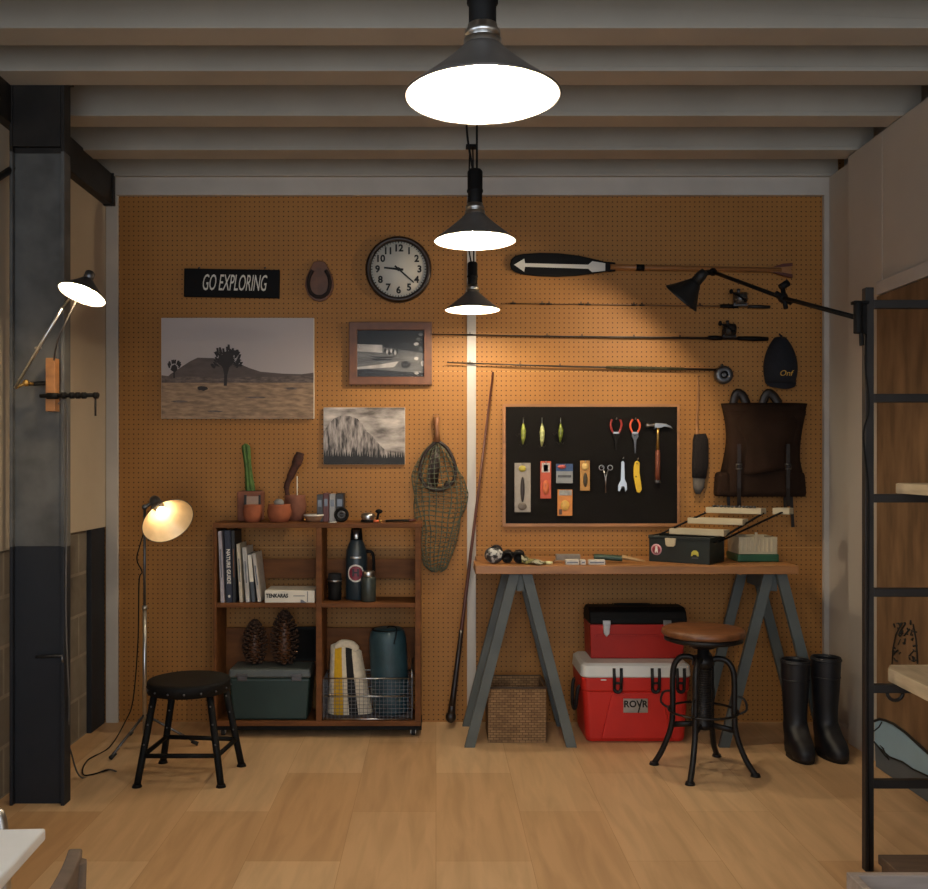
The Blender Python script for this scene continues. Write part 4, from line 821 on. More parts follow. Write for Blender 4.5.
b = MB(T); q_ = Vector((-.222, 4.728, zb+.012)); b.tube(arc(q_+ax*.417, .072, 0, 360, 24, 'xy')[:-1], .005, 6, closed=True); b.tube(smooth_path([q_+ax*.427, q_+ax*.437+Vector((.02, -.03, 0)), q_+ax*.429+Vector((.05, -.06, 0)), q_+ax*.36+Vector((.035, -.092, 0))], 5), .003, 6); b.build('drawcord', M['black'], T)
for h in (.10, .30): b = MB(T); b.tube(arc(q_+ax*h, .0900, 0, 360, 28, 'xy')[:-1], .006, 4, closed=True, sq=(1.6, .4)); b.build('compression_strap', M['rubber'], T)
# on top of the shelf unit
zt = 1.0465
def pot(lb, x, y, r, h, m, rim=True):
    T = thing('flower_pot', lb, 'pot', (x, y, zt)); b = MB(T)
    b.lathe([(.001, 0), (r*.72, 0), (r*.95, h*.35), (r, h*.6), (r*.9, h*.86), (r*.92, h), (r*.8, h), (r*.78, h*.9), (.001, h*.88)], (x, y, zt), seg=28); b.build('pot_body', m, T); return T
cx, cy = -.935, 4.80
T = thing('cactus_planter', 'tall green cactus column in a square dusty terracotta planter', 'potted cactus', (cx, cy, zt))
b = MB(T); b.box((cx, cy, zt+.075), (.118, .10, .150), top=(1.06, 1.06)); b.build('planter', M['terra2'], T, bevel=.01, seg=3)
b = MB(T); b.bb(cx-.01, cx+.05, cy-.062, cy-.054, zt+.085, zt+.125); b.build('planter_label', mat('faded_label', 'a89080', .8), T)
b = MB(T); b.bb(cx-.022, cx-.010, cy-.064, cy-.054, zt+.078, zt+.132); b.bb(cx+.050, cx+.060, cy-.064, cy-.054, zt+.078, zt+.132); b.build('planter_bracket', M['steel'], T)
def cact(u, v):
    a = 2*math.pi*u; rr = (.021+.004*math.cos(6*a))*(1 if v < .9 else max(.02, (1-((v-.9)/.1)**2))**.5)*(.9+.15*math.sin(2+5*v)); return Vector((cx-.002-.025*v+rr*math.cos(a), cy+rr*math.sin(a), zt+.145+.245*v))
b = MB(T); b.grid(cact, 36, 26); b.build('cactus_stem', M['cactus'], T)
b = MB(T); b.bb(cx-.05, cx+.05, cy-.042, cy+.042, zt+.140, zt+.152); b.build('soil', M['bristle'], T)
T = pot('small round terracotta pot in front of the cactus planter', -.905, 4.69, .048, .085, M['terra'])
T = pot('round terracotta pot with a grey pebble on top beside the driftwood', -.775, 4.70, .060, .088, M['terra'])
b = MB(T); b.sph((-.775, 4.69, zt+.095), (.026, .022, .020), 12, 8); b.build('pebble', mat('grey_pebble', '8a8680', .7), T)
T = pot('dark square-shouldered clay pot holding a dry brown stem', -.715, 4.82, .058, .130, M['terra2'])
b = MB(T); P = [(-.745, 4.80, zt+.11), (-.755, 4.80, zt+.17), (-.735, 4.80, zt+.225), (-.705, 4.80, zt+.29), (-.69, 4.80, zt+.33), (-.685, 4.80, zt+.345)]; b.tube(smooth_path(P, 4), [.012]*4+[.015]*4+[.020]*4+[.026]*4+[.022]*4+[.008], 9, sq=(.6, 1)); b.build('dry_stem', mat('dry_brown_plant', '4a2416', .8, var=.3, scale=40, bump=.4), T)
b = MB(T); b.tube([(-.70, 4.79, zt+.10), (-.70, 4.79, zt+.225)], .003, 6); b.build('plant_stake', M['paper'], T)
T = thing('shallow_dish', 'shallow pale-rimmed dish on the shelf top', 'dish', (-.60, 4.72, zt)); b = MB(T); b.lathe([(.001, 0), (.036, 0), (.040, .008), (.050, .030), (.048, .032), (.038, .012), (.001, .010)], (-.605, 4.72, zt), seg=28); b.build('dish_body', mat('dish_clay', '7d5a40', .7), T)
b = MB(T); b.lathe([(.0485, .029), (.052, .030), (.052, .037), (.0485, .037)], (-.605, 4.72, zt), seg=28); b.build('rim', M['paper'], T)
for i, (bx, w, h, colr, lb) in enumerate(((-.575, .03, .135, '3b3a3c', 'dark grey little book, first of the small upright set behind the dish'), (-.545, .028, .142, '5b2a26', 'dull red little book in the small upright set on the shelf top'), (-.514, .030, .138, '9c9a98', 'pale grey little book in the small upright set on the shelf top'), (-.478, .040, .140, '1c1a1c', 'black little book, last of the small upright set on the shelf top'))):
    T = thing('pocket_book', lb, 'book', (bx, 4.76, zt), 0, 'little books on the shelf top'); b = MB(T); b.bb(bx-w/2, bx+w/2, 4.70+.004*i, 4.80, zt, zt+h); b.build('cover', mat('small_cover', colr, .5), T, bevel=.002)
    b = MB(T); b.bb(bx-w*.3, bx+w*.3, 4.699+.004*i, 4.701+.004*i, zt+h*.55, zt+h*.8); b.build('spine_label', M['gun'], T)
T = thing('tape_roll', 'dark ring-shaped reel propped beside the little books', 'reel', (-.475, 4.675, zt)); b = MB(T); b.tube(arc((-.465, 4.67, zt+.037), .029, 0, 360, 24)[:-1], .008, 8, closed=True); b.build('ring', M['black'], T); b = MB(T); b.lathe([(.012, -.006), (.020, -.006), (.020, .006), (.012, .006), (.012, -.006)], (-.465, 4.67, zt+.037), (0, 1, 0), 18); b.tube([(-.492, 4.67, zt+.037), (-.438, 4.67, zt+.037)], .003); b.build('hub', M['gun'], T)
T = thing('white_tag', 'small white tag lying at the shelf edge', 'tag', (-.505, 4.635, zt)); b = MB(T); b.lathe([(.001, 0), (.020, 0), (.020, .005), (.001, .005)], (-.505, 4.64, zt), seg=18); b.build('disc', M['paper'], T); b = MB(T); b.tube(arc((-.505, 4.64, zt+.0052), .012, 0, 360, 16, 'xy')[:-1], .001, 5, closed=True); b.build('ring_mark', M['gun'], T)
T = thing('pocket_compass', 'round silver and black compass on the shelf top', 'compass', (-.335, 4.68, zt)); b = MB(T); b.lathe([(.001, 0), (.034, 0), (.036, .010), (.030, .014), (.001, .014)], (-.335, 4.68, zt), seg=24); b.build('case', M['black'], T); b = MB(T); b.lathe([(.030, .014), (.034, .03), (.030, .042), (.020, .046), (.001, .047)], (-.335, 4.68, zt), seg=24); b.build('dial', M['chrome'], T)
T = thing('lens_cap', 'small black cap behind the compass', 'cap', (-.29, 4.76, zt)); b = MB(T); b.tube([(-.295, 4.75, zt+.001), (-.287, 4.75, zt+.045)], .006); b.build('stand', M['black'], T); b = MB(T); b.sph((-.285, 4.75, zt+.05), (.018, .014, .012), 12, 8); b.build('head', M['black'], T)
T = thing('orange_lighter', 'tiny orange lighter at the shelf edge', 'lighter', (-.30, 4.64, zt)); b = MB(T); b.tube([(-.305, 4.64, zt+.007), (-.28, 4.645, zt+.007)], .007); b.build('tank', mat('orange_plastic', 'd9683a', .4), T); b = MB(T); b.tube([(-.28, 4.645, zt+.007), (-.265, 4.648, zt+.007)], .006); b.build('cap', M['brass'], T)
T = thing('pocket_knife', 'dark closed pocket knife with reddish end lying on the shelf top', 'knife', (-.18, 4.66, zt)); b = MB(T); b.tube(smooth_path([(-.245, 4.66, zt+.007), (-.21, 4.655, zt+.009), (-.16, 4.66, zt+.009), (-.135, 4.67, zt+.008)], 4), .011, 8, sq=(.55, 1)); b.build('handle', M['black'], T); b = MB(T); b.tube([(-.135, 4.67, zt+.009), (-.10, 4.68, zt+.010)], [.012, .008], 8, sq=(.7, 1)); b.build('bolster', M['darkred'], T)

# ------------------------------------------------------------------ black metal stool
def feet_leg(T, nm, pts, r, foot_r, m, seg=10, rivets=()):
    b = MB(T); b.tube(pts, r, seg); lg = b.build(nm, m, T)
    f = Vector(pts[0]); b = MB(T); b.cyl((f.x, f.y, 0), (f.x, f.y, .012), foot_r, foot_r*.8, 14); b.build('foot', m, lg)
    if rivets:
        P = [Vector(p) for p in pts]
        for t in rivets: q = P[0].lerp(P[-1], t); b = MB(T); b.sph(q+Vector((0, -r, 0)), .004, 8, 6); b.build('rivet', M['gun'], lg)
    return lg
sc = Vector((-1.045, 4.02, 0)); T = thing('metal_stool', 'low black riveted metal stool with a worn round seat in front of the shelf unit', 'stool', sc)
sz = .425; b = MB(T); b.lathe([(.001, sz), (.150, sz+.002), (.168, sz-.002), (.172, sz-.010), (.172, sz-.048), (.166, sz-.050), (.166, sz-.014), (.001, sz-.014)], sc, seg=44); b.build('seat', M['black'], T)
for k in range(16): a = R(k*22.5+8); b = MB(T); b.sph(sc+Vector((.173*math.cos(a), .173*math.sin(a), sz-.03)), .0045, 8, 6); b.build('rivet', M['gun'], T)
fl = [at(137, 787, 3.918), at(221, 787, 3.918), at(241.5, 766, 4.19), at(163, 763, 4.235)]; tops = [sc+Vector((a_*.115, b_*.115, sz-.012)) for a_, b_ in ((-1, -.75), (.9, -.75), (1.1, .7), (-.75, .8))]
for f, tp_ in zip(fl, tops): f.z = .004; feet_leg(T, 'leg', [f, f.lerp(tp_, .08)+Vector((0, 0, .0)), tp_], .0145, .021, M['black'], 10, (.42, .62, .8))
hz = [.30, .30, .30, .30]; mids = [f.lerp(t_, h_) for f, t_, h_ in zip(fl, tops, hz)]
for i in range(4): MB(T).tube([mids[i], mids[(i+1) % 4]], .010, 8).build('stretcher', M['black'], T)

# ------------------------------------------------------------------ work table on trestles
TZ = .862; T = thing('work_table', 'long narrow brown plank work table top resting on two blue-grey trestles', 'table', (.93, 4.64, TZ-.042))
b = MB(T); b.bb(.182, 1.68, 4.40, 4.635, TZ-.040, TZ); b.build('plank', M['oak'], T, bevel=.003); b = MB(T); b.bb(.200, 1.68, 4.638, 4.88, TZ-.040, TZ); b.build('plank', M['oak'], T, bevel=.003)
def trestle(lb, cx):
    T = thing('trestle', lb, 'trestle', (cx, 4.65, 0), 0, 'trestles under the work table'); zt_ = TZ-.0405
    b = MB(T); b.bb(cx-.018, cx+.018, 4.49, 4.82, zt_-.09, zt_); b.build('top_rail', M['slate'], T, bevel=.002)
    for y_ in (4.475, 4.835):
        for s_ in (-1, 1):
            a = Vector((cx+s_*.240, y_, .0)); c = Vector((cx+s_*.028, y_, zt_-.0005)); w = Vector((.0245, 0, 0)); d2 = Vector((0, .014, 0))
            vs = [a-w-d2, a+w-d2, a+w+d2, a-w+d2, c-w-d2, c+w-d2, c+w+d2, c-w+d2]
            b = MB(T); b.add(vs, [(3, 2, 1, 0), (4, 5, 6, 7), (0, 1, 5, 4), (1, 2, 6, 5), (2, 3, 7, 6), (3, 0, 4, 7)]); b.build('leg', M['slate'], T, bevel=.002)
trestle('blue-grey wooden trestle straddling the woven box, under the plain end of the table', .398)
trestle('blue-grey wooden trestle behind the boots and wooden-seat stool, under the tackle box', 1.595)
# things on the table
M['camow'] = camo('speckled_cloth', 'b9b7b0', '6f6e6a', '2b2a2a', 45); M['camog'] = camo('camo_cloth', '7b7442', '3b3a22', 'a9a48a', 30)
T = thing('speckled_pouch', 'black and white speckled round pouch at the open end of the table', 'pouch', (.275, 4.50, TZ)); b = MB(T); b.sph((.275, 4.50, TZ+.040), (.046, .045, .040), 18, 12); b.build('pouch_body', M['camow'], T); b = MB(T); b.tube(arc((.285, 4.485, TZ+.06), .025, 0, 180, 10), .006, 6); b.build('cord_loop', M['blacksoft'], T)
T = thing('field_glasses', 'small black binoculars on the table between the pouch and camo strap', 'binoculars', (.36, 4.50, TZ))
for s_ in (0, 1): b = MB(T); c = Vector((.335+.055*s_, 4.47, TZ+.030)); b.lathe([(.001, .01), (.018, .01), (.018, .0), (.026, -.004), (.028, .02), (.026, .06), (.018, .085), (.001, .086)], c, (.1, 1, .15), 20); b.build('barrel', M['black'], T)
b = MB(T); b.tube([(.335, 4.52, TZ+.045), (.39, 4.52, TZ+.045)], .009); b.build('bridge', M['black'], T)
T = thing('camo_strap', 'crumpled camo cloth strap lying on the table beside the binoculars', 'strap', (.45, 4.50, TZ)); b = MB(T)
def strap(u, v): 
    xx = .40+.135*u; return Vector((xx, 4.52-.10*v+.02*math.sin(9*u), TZ+.002+.030*(1-u)*(1-(2*v-1)**2)+.012*abs(math.sin(7*u+2*v))*(1-u*.6)))
b.grid(strap, 22, 8); b.build('cloth', M['camog'], T, solid=.003)
b = MB(T); b.tube([(.515, 4.44, TZ+.009), (.545, 4.435, TZ+.009)], [.009, .006], 8); b.build('bright_tip', mat('pale_yellow', 'd8d6a0', .4), T)
T = thing('twig', 'short crooked brown twig on the table', 'twig', (.60, 4.5, TZ)); b = MB(T); b.tube(smooth_path([(.555, 4.49, TZ+.007), (.585, 4.50, TZ+.010), (.615, 4.49, TZ+.007), (.645, 4.495, TZ+.006)], 4), [.005]*12+[.003], 7); b.build('stem', M['tan'], T); b = MB(T); b.tube([(.60, 4.495, TZ+.01), (.62, 4.52, TZ+.016)], .003, 6); b.build('side_shoot', M['tan'], T)
T = thing('grey_whetstone', 'grey whetstone block behind the white stones on the table', 'whetstone', (.635, 4.60, TZ)); b = MB(T); b.bb(.58, .695, 4.57, 4.62, TZ+.006, TZ+.034); b.build('stone', mat('grey_stone', '8d857c', .8, scale=30), T, bevel=.002); b = MB(T); b.bb(.575, .70, 4.565, 4.625, TZ, TZ+.006); b.build('base', M['oldwood'], T)
for (x0, x1, lb) in ((.605, .668, 'longer white whetstone, first of the pale stones at the table edge'), (.674, .700, 'tiny square white stone between two others at the table edge'), (.712, .790, 'white whetstone bar nearest the green knife at the table edge')):
    T = thing('white_whetstone', lb, 'whetstone', ((x0+x1)/2, 4.45, TZ), 0, 'white stones at the table edge'); b = MB(T); b.bb(x0, x1, 4.43, 4.465, TZ, TZ+.024); b.build('stone', mat('white_stone', 'cfc6b8', .8, scale=40), T, bevel=.003); b = MB(T); b.bb(x0+.006, x1-.006, 4.4292, 4.431, TZ+.008, TZ+.014); b.build('stamp', M['gun'], T)
T = thing('sheath_knife', 'knife with green sheath and pale wooden handle on the table', 'knife', (.85, 4.52, TZ)); b = MB(T); b.tube(smooth_path([(.755, 4.545, TZ+.026), (.79, 4.54, TZ+.026), (.86, 4.53, TZ+.022), (.888, 4.525, TZ+.020)], 4), .020, 8, sq=(.7, 1.2)); b.build('sheath', mat('green_sheath', '2c4638', .5), T); b = MB(T); b.tube([(.885, 4.525, TZ+.028), (.91, 4.52, TZ+.024), (.955, 4.51, TZ+.015), (.99, 4.50, TZ+.010)], [.020, .017, .014, .008], 10, sq=(.6, 1.1)); b.build('handle', M['palewood'], T)
# tackle box with cantilever trays: local x along the front, y to the back
T = thing('tackle_box', 'dark green tackle box opened wide with three beige cantilever trays on the table', 'tackle box', (1.276, 4.43, TZ+.0005), R(-36))
X = T.matrix_basis.copy(); M['beige'] = mat('beige_plastic', 'b9ab8c', .5, var=.06); M['boxgreen'] = mat('tackle_green', '0f1a17', .5, var=.1); M['midgreen'] = mat('bright_green_plastic', '1c5034', .45)
def L(): b = MB(T); b.M = X; return b
def tray(b, x0, x1, y0, y1, z0, h, wall=.004):
    b.bb(x0, x1, y0, y1, z0, z0+.004); b.bb(x0, x1, y0, y0+wall, z0, z0+h); b.bb(x0, x1, y1-wall, y1, z0, z0+h); b.bb(x0, x0+wall, y0, y1, z0, z0+h); b.bb(x1-wall, x1, y0, y1, z0, z0+h); return b
b = L(); tray(b, -.30, .0, .0, .20, 0, .122, .006); b.bb(-.304, .004, -.004, .006, .110, .126); b.bb(-.304, .004, .194, .204, .110, .126); b.bb(-.004, .004, .006, .194, .110, .126); b.bb(-.304, -.296, .006, .194, .110, .126); b.build('box_body', M['boxgreen'], T, bevel=.003)
b = L(); b.prism([(-.216, .116), (-.160, .116), (-.164, .084), (-.172, .076), (-.204, .076), (-.212, .084)], -.013, -.004); b.build('latch', M['beige'], T, bevel=.003)
b = L(); b.lathe([(.001, 0), (.027, 0), (.027, .002), (.001, .002)], (-.262, -.0005, .058), (0, -1, 0), 24); st = b.build('round_sticker', mat('pink_ring', 'c9969c', .5), T)
b = L(); b.lathe([(.001, 0.002), (.020, .002), (.020, .003), (.001, .003)], (-.262, -.0005, .058), (0, -1, 0), 20); b.build('sticker_centre', mat('sticker_red', '8e2233', .5), st)
b = L(); b.prism([(-.270, .043), (-.264, .043), (-.262, .053), (-.259, .043), (-.253, .043), (-.257, .075), (-.265, .075)], -.0042, -.0035); b.build('sticker_mark', M['white_ink'], st)
b = L(); b.prism([(-.090, .036), (-.083, .036), (-.081, .043), (-.064, .043), (-.060, .036), (-.052, .036), (-.054, .054), (-.064, .063), (-.078, .063), (-.087, .054)], -.0015, .0); b.build('yellow_logo', mat('yellow_logo', 'c9bd4a', .5), T)
b = L(); b.bb(-.086, -.055, -.0012, .0, .024, .030); b.build('logo_text', M['gun'], T)
# far half, opened away; ribbed beige above green
b = MB(T); tray(b, 1.455, 1.640, 4.565, 4.74, TZ+.012, .108, .006)
for k in range(8): b.bb(1.468+.0205*k, 1.477+.0205*k, 4.560, 4.566, TZ+.050, TZ+.112)
b.build('lid_liner', M['beige'], T, bevel=.002)
b = MB(T); b.bb(1.449, 1.646, 4.556, 4.746, TZ+.001, TZ+.038); b.build('lid_half', M['midgreen'], T, bevel=.005)
b = MB(T); b.box((1.535, 4.556, TZ+.118), (.012, .006, .05)); b.build('lid_catch', M['beige'], T)
for i, (x0, x1, y0, z0) in enumerate(((-.225, .045, .065, .130), (-.165, .105, .150, .180), (-.105, .165, .235, .230))):
    b = L(); tray(b, x0, x1, y0, y0+.080, z0, .028)
    for k in range(1, 5): b.bb(x0+(x1-x0)*k/5-.001, x0+(x1-x0)*k/5+.001, y0, y0+.080, z0, z0+.018)
    b.build('tray', M['beige'], T, bevel=.0015)
b = L(); tray(b, .17, .25, .40, .47, .225, .03); b.build('side_tray', M['beige'], T, bevel=.0015)
for (p0, p1) in (((.003, .05, .10), (.165, .27, .235)), ((.003, .12, .10), (.215, .40, .235)), ((-.300, .04, .11), (-.105, .27, .235))):
    b = L(); b.tube([p0, p1], .010, 4, sq=(.4, 1)); b.build('tray_arm', M['black'], T)
b = L(); rn = random.Random(4)
for k in range(12): b.sph((-.08+.018*k, .285, .262), (.010, .010, .006), 8, 5)
b.build('lure_row', M['gun'], T)

# ------------------------------------------------------------------ under the table
T = thing('cool_box', 'big red cool box with a white lid on the floor under the red toolbox', 'cooler', (.957, 4.70, 0)); yf, yb = 4.538, 4.86
def loft(b, secs, m=0):
    """rounded-rectangle sections (x0,x1,y0,y1,z,r)"""
    vs = []; n = 20
    for x0, x1, y0, y1, z, r in secs:
        for cx_, cy_, a0 in ((x1-r, y1-r, 0), (x0+r, y1-r, 90), (x0+r, y0+r, 180), (x1-r, y0+r, 270)):
            for k in range(5): a = R(a0+90*k/4); vs.append((cx_+r*math.cos(a), cy_+r*math.sin(a), z))
    fs = []
    for i in range(len(secs)-1):
        for k in range(n): fs.append((i*n+k, i*n+(k+1) % n, (i+1)*n+(k+1) % n, (i+1)*n+k))
    fs += [tuple(range(n))[::-1], tuple(range((len(secs)-1)*n, len(secs)*n))]; b.add(vs, fs, m, False); return b
b = MB(T); loft(b, [(.725, 1.19, yf+.018, yb-.015, .002, .03), (.718, 1.196, yf+.012, yb-.01, .02, .032), (.704, 1.21, yf+.004, yb-.002, .245, .032), (.698, 1.216, yf-.004, yb, .25, .034), (.696, 1.218, yf-.006, yb, .312, .034)]); b.build('cooler_body', M['red'], T, bevel=.004)
b = MB(T); b.prism([(.79, .02), (.84, .24), (1.08, .24), (1.13, .02)], yf-.002, yf+.02); b.build('front_recess_panel', M['red'], T, bevel=.006)
b = MB(T); loft(b, [(.700, 1.214, yf-.004, yb, .313, .034), (.692, 1.222, yf-.010, yb+.004, .318, .036), (.696, 1.218, yf-.006, yb, .368, .036), (.712, 1.20, yf+.012, yb-.015, .379, .03)]); b.build('cooler_lid', M['coolwhite'], T, bevel=.003)
for cx_ in (.865, 1.046, 1.165):
    b = MB(T)
    for s_ in (-1, 1): b.tube([(cx_+s_*.017, yf-.014, .36), (cx_+s_*.017, yf-.020, .32), (cx_+s_*.016, yf-.018, .265)], .0075, 8)
    b.tube(arc((cx_, yf-.018, .263), .016, 180, 360, 8), .0085, 8); b.tube([(cx_-.017, yf-.018, .29), (cx_+.017, yf-.018, .29)], .006, 6); b.build('latch', M['rubber'], T)
b = MB(T); b.bb(.893, 1.010, yf-.012, yf-.002, .147, .214); pl_ = b.build('badge', M['chrome'], T, bevel=.002)
b = MB(T); b.text('ROVR', .044, tf(.951, yf-.0125, .188), ex=.001, sx=.98, bold=.0014); b.prism([(.960, .148), (.967, .148), (.984, .212), (.977, .212)], yf-.0132, yf-.0122); b.build('badge_lettering', M['black_ink'], T)
b = MB(T); b.bb(.786, .812, yf-.009, yf-.003, .300, .306); b.build('pull_tab', M['coolwhite'], T)
b = MB(T); b.tube(smooth_path([(.712, 4.62, .26), (.69, 4.62, .24), (.682, 4.65, .14), (.682, 4.75, .14), (.69, 4.78, .24), (.712, 4.78, .26)], 4), .009, 8); b.build('side_handle', M['rubber'], T)
zc = .3795; T = thing('toolbox', 'red metal toolbox with black rounded lid standing on the cool box', 'toolbox', (.985, 4.75, zc))
b = MB(T); b.box((.985, 4.745, zc+.085), (.455, .19, .168), top=(1.02, 1.02)); b.build('toolbox_body', M['redmetal'], T, bevel=.006)
b = MB(T); yc = 4.745; pr = [(.103, .0), (.103, .03), (.088, .062), (.05, .078), (-.05, .078), (-.088, .062), (-.103, .03), (-.103, 0)]
vs = []; 
for x_ in (.752, 1.228): vs += [(x_, yc+q0, zc+.169+q1) for q0, q1 in pr]
n = len(pr); b.add(vs, [tuple(range(n)), tuple(range(n, 2*n))[::-1]]+[(i, (i+1) % n, (i+1) % n+n, i+n) for i in range(n)]); b.build('lid', M['black'], T, bevel=.008, seg=3)
for cx_ in (.833, 1.13):
    b = MB(T); b.bb(cx_-.019, cx_+.019, 4.634, 4.644, zc+.165, zc+.190); b.prism([(cx_-.018, zc+.165), (cx_+.018, zc+.165), (cx_+.014, zc+.125), (cx_, zc+.108), (cx_-.014, zc+.125)], 4.636, 4.646); b.build('latch', M['chrome'], T, bevel=.002)
b = MB(T); b.bb(.78, 1.19, 4.643, 4.65, zc+.112, zc+.118); b.build('ridge', M['redmetal'], T)
b = MB(T); b.tube(smooth_path([(.90, 4.775, zc+.246), (.91, 4.775, zc+.250), (1.06, 4.775, zc+.250), (1.07, 4.775, zc+.246)], 5), .005, 8); b.build('handle', M['black'], T)
T = thing('woven_box', 'open square woven brown box on the floor between the trestle legs', 'box', (.386, 4.70, 0)); x0, x1, y0, y1, hh = .250, .527, 4.545, 4.80, .262
M['woven'] = bricked('woven_strip', 'a58159', '886847', '5f462f', .028, .012, .0015, 'XZ', .8, bump=.8); M['wovenside'] = bricked('woven_strip_side', '8a6a48', '6f5337', '4a3522', .028, .012, .002, 'YZ', .8, bump=.8)
b = MB(T); b.bb(x0, x1, y0, y0+.01, 0, hh); b.bb(x0, x1, y1-.01, y1, 0, hh); b.bb(x0, x0+.01, y0+.01, y1-.01, 0, hh, 1); b.bb(x1-.01, x1, y0+.01, y1-.01, 0, hh, 1); b.bb(x0+.01, x1-.01, y0+.01, y1-.01, 0, .01); b.build('box_wall', [M['woven'], M['wovenside']], T)
b = MB(T); b.tube([(x0, y0, hh), (x1, y0, hh), (x1, y1, hh), (x0, y1, hh)], .006, 6, closed=True); b.build('rim', M['oldwood'], T)

# ------------------------------------------------------------------ wooden-seat stool with bent iron legs
sc = Vector((1.163, 4.135, 0)); T = thing('screw_stool', 'adjustable iron stool with a round wooden seat in front of the red cool box', 'stool', sc); M['iron'] = mat('black_iron', '242120', .45, .5, var=.2, scale=30)
sz = .618; b = MB(T); b.lathe([(.001, sz), (.165, sz), (.176, sz-.006), (.178, sz-.022), (.172, sz-.030), (.001, sz-.030)], sc, seg=44); b.build('seat', M['seat'], T)
b = MB(T); b.lathe([(.001, sz-.031), (.166, sz-.031), (.168, sz-.050), (.150, sz-.056), (.08, sz-.06), (.05, sz-.085), (.001, sz-.085)], sc, seg=40); b.build('seat_plate', M['iron'], T)
feet = [at(654, 764.5, 4.213), at(690, 784.6, 3.947), at(755.5, 776.5, 4.05), at(716.7, 756.4, 4.33)]
tops = []
for f in feet:
    f.z = 0; d2 = (f-sc).normalized(); rr = (f-sc).length
    P = [sc+d2*r_+Vector((0, 0, z_)) for r_, z_ in ((rr, .006), (rr*.97, .016), (.175, .07), (.138, .17), (.130, .26), (.130, .40), (.120, .455), (.095, .485), (.06, .49), (.035, .48))]
    feet_leg(T, 'leg', smooth_path(P, 4), .0125, .022, M['iron'], 10); tops.append(d2)
b = MB(T); b.lathe([(.001, .535), (.026, .535), (.026, .50), (.045, .495), (.048, .46), (.034, .45), (.034, .22), (.042, .21), (.042, .185), (.001, .18)], sc, seg=24); b.build('screw_column', M['iron'], T)
b = MB(T)
for k in range(22): b.tube(arc(sc+Vector((0, 0, .23+.01*k)), .0355, 0, 360, 16, 'xy')[:-1], .0025, 5, closed=True)
b.build('screw_thread', M['steel'], T)
b = MB(T); b.tube(arc(sc+Vector((0, 0, .26)), .147, 0, 360, 40, 'xy')[:-1], .0055, 7, closed=True)
for d2 in tops:
    c = sc+d2*.155+Vector((0, 0, .275)); b.tube(smooth_path([sc+d2*.13+Vector((0, 0, .335)), sc+d2*.17+Vector((0, 0, .325)), sc+d2*.18+Vector((0, 0, .28)), sc+d2*.147+Vector((0, 0, .258))], 4), .005, 6)
b.build('footring', M['iron'], T)
b = MB(T)
for d2 in tops: b.tube([sc+d2*.035+Vector((0, 0, .20)), sc+d2*.138+Vector((0, 0, .185))], .008, 6, sq=(1.6, .7))
b.build('spider_brace', M['iron'], T)
# rubber boots
M['boot'] = mat('navy_rubber', '0d0f15', .5, var=.12, scale=10)
def boot(lb, x, y, rz, h):
    T = thing('rubber_boot', lb, 'boot', (x, y, 0), rz, 'pair of rubber boots'); X = T.matrix_basis.copy()
    prof = [(.012, .047, .112, -.048), (.05, .049, .114, -.047), (.078, .048, .104, -.036), (.105, .048, .080, -.010), (.14, .048, .060, .010), (.20, .050, .058, .012), (.28, .055, .062, .010), (.36, .060, .066, .008), (h-.02, .062, .068, .006), (h, .062, .068, .006)]
    def fn(u, v):
        f = v*(len(prof)-1); i = min(int(f), len(prof)-2); t_ = f-i; z_, rx, ry, cy_ = [prof[i][k]*(1-t_)+prof[i+1][k]*t_ for k in range(4)]; a = 2*math.pi*u
        ca, sa = math.cos(a), math.sin(a); e = 1 if z_ > .15 else .72; return Vector((rx*math.copysign(abs(ca)**e, ca), cy_+ry*math.copysign(abs(sa)**e, sa), z_))
    b = MB(T); b.M = X; b.grid(fn, 26, 30); b.build('shaft', M['boot'], T, solid=.004)
    b = MB(T); b.M = X; b.grid(lambda u, v: Vector(((.054 if v < 1 else .052)*math.cos(2*math.pi*u)*(1-.12*(math.sin(2*math.pi*u) > .3)), -.045+.116*math.sin(2*math.pi*u), .001+.022*v)), 28, 1)
    vs = [(.054*math.cos(2*math.pi*k/28)*(1-.12*(math.sin(2*math.pi*k/28) > .3)), -.045+.116*math.sin(2*math.pi*k/28), .001) for k in range(28)]; b.add(vs, [tuple(range(28))]); b.build('sole', M['rubber'], T)
    b = MB(T); b.M = X; P = [(.0625*math.cos(R(k*15)), .006+.0685*math.sin(R(k*15)), h-.012) for k in range(24)]; b.tube(P, .006, 6, closed=True)
    P = [(.0605*math.cos(R(k*15)), .007+.0665*math.sin(R(k*15)), h-.09) for k in range(24)]; b.tube(P, .0035, 6, closed=True); b.build('cuff_band', M['boot'], T)
boot('dark navy rubber boot standing nearer the table leg, first of the pair', 1.652, 4.36, R(-2), .435)
boot('dark navy rubber boot standing nearer the painted wall, its toe turned out', 1.797, 4.37, R(3), .445)
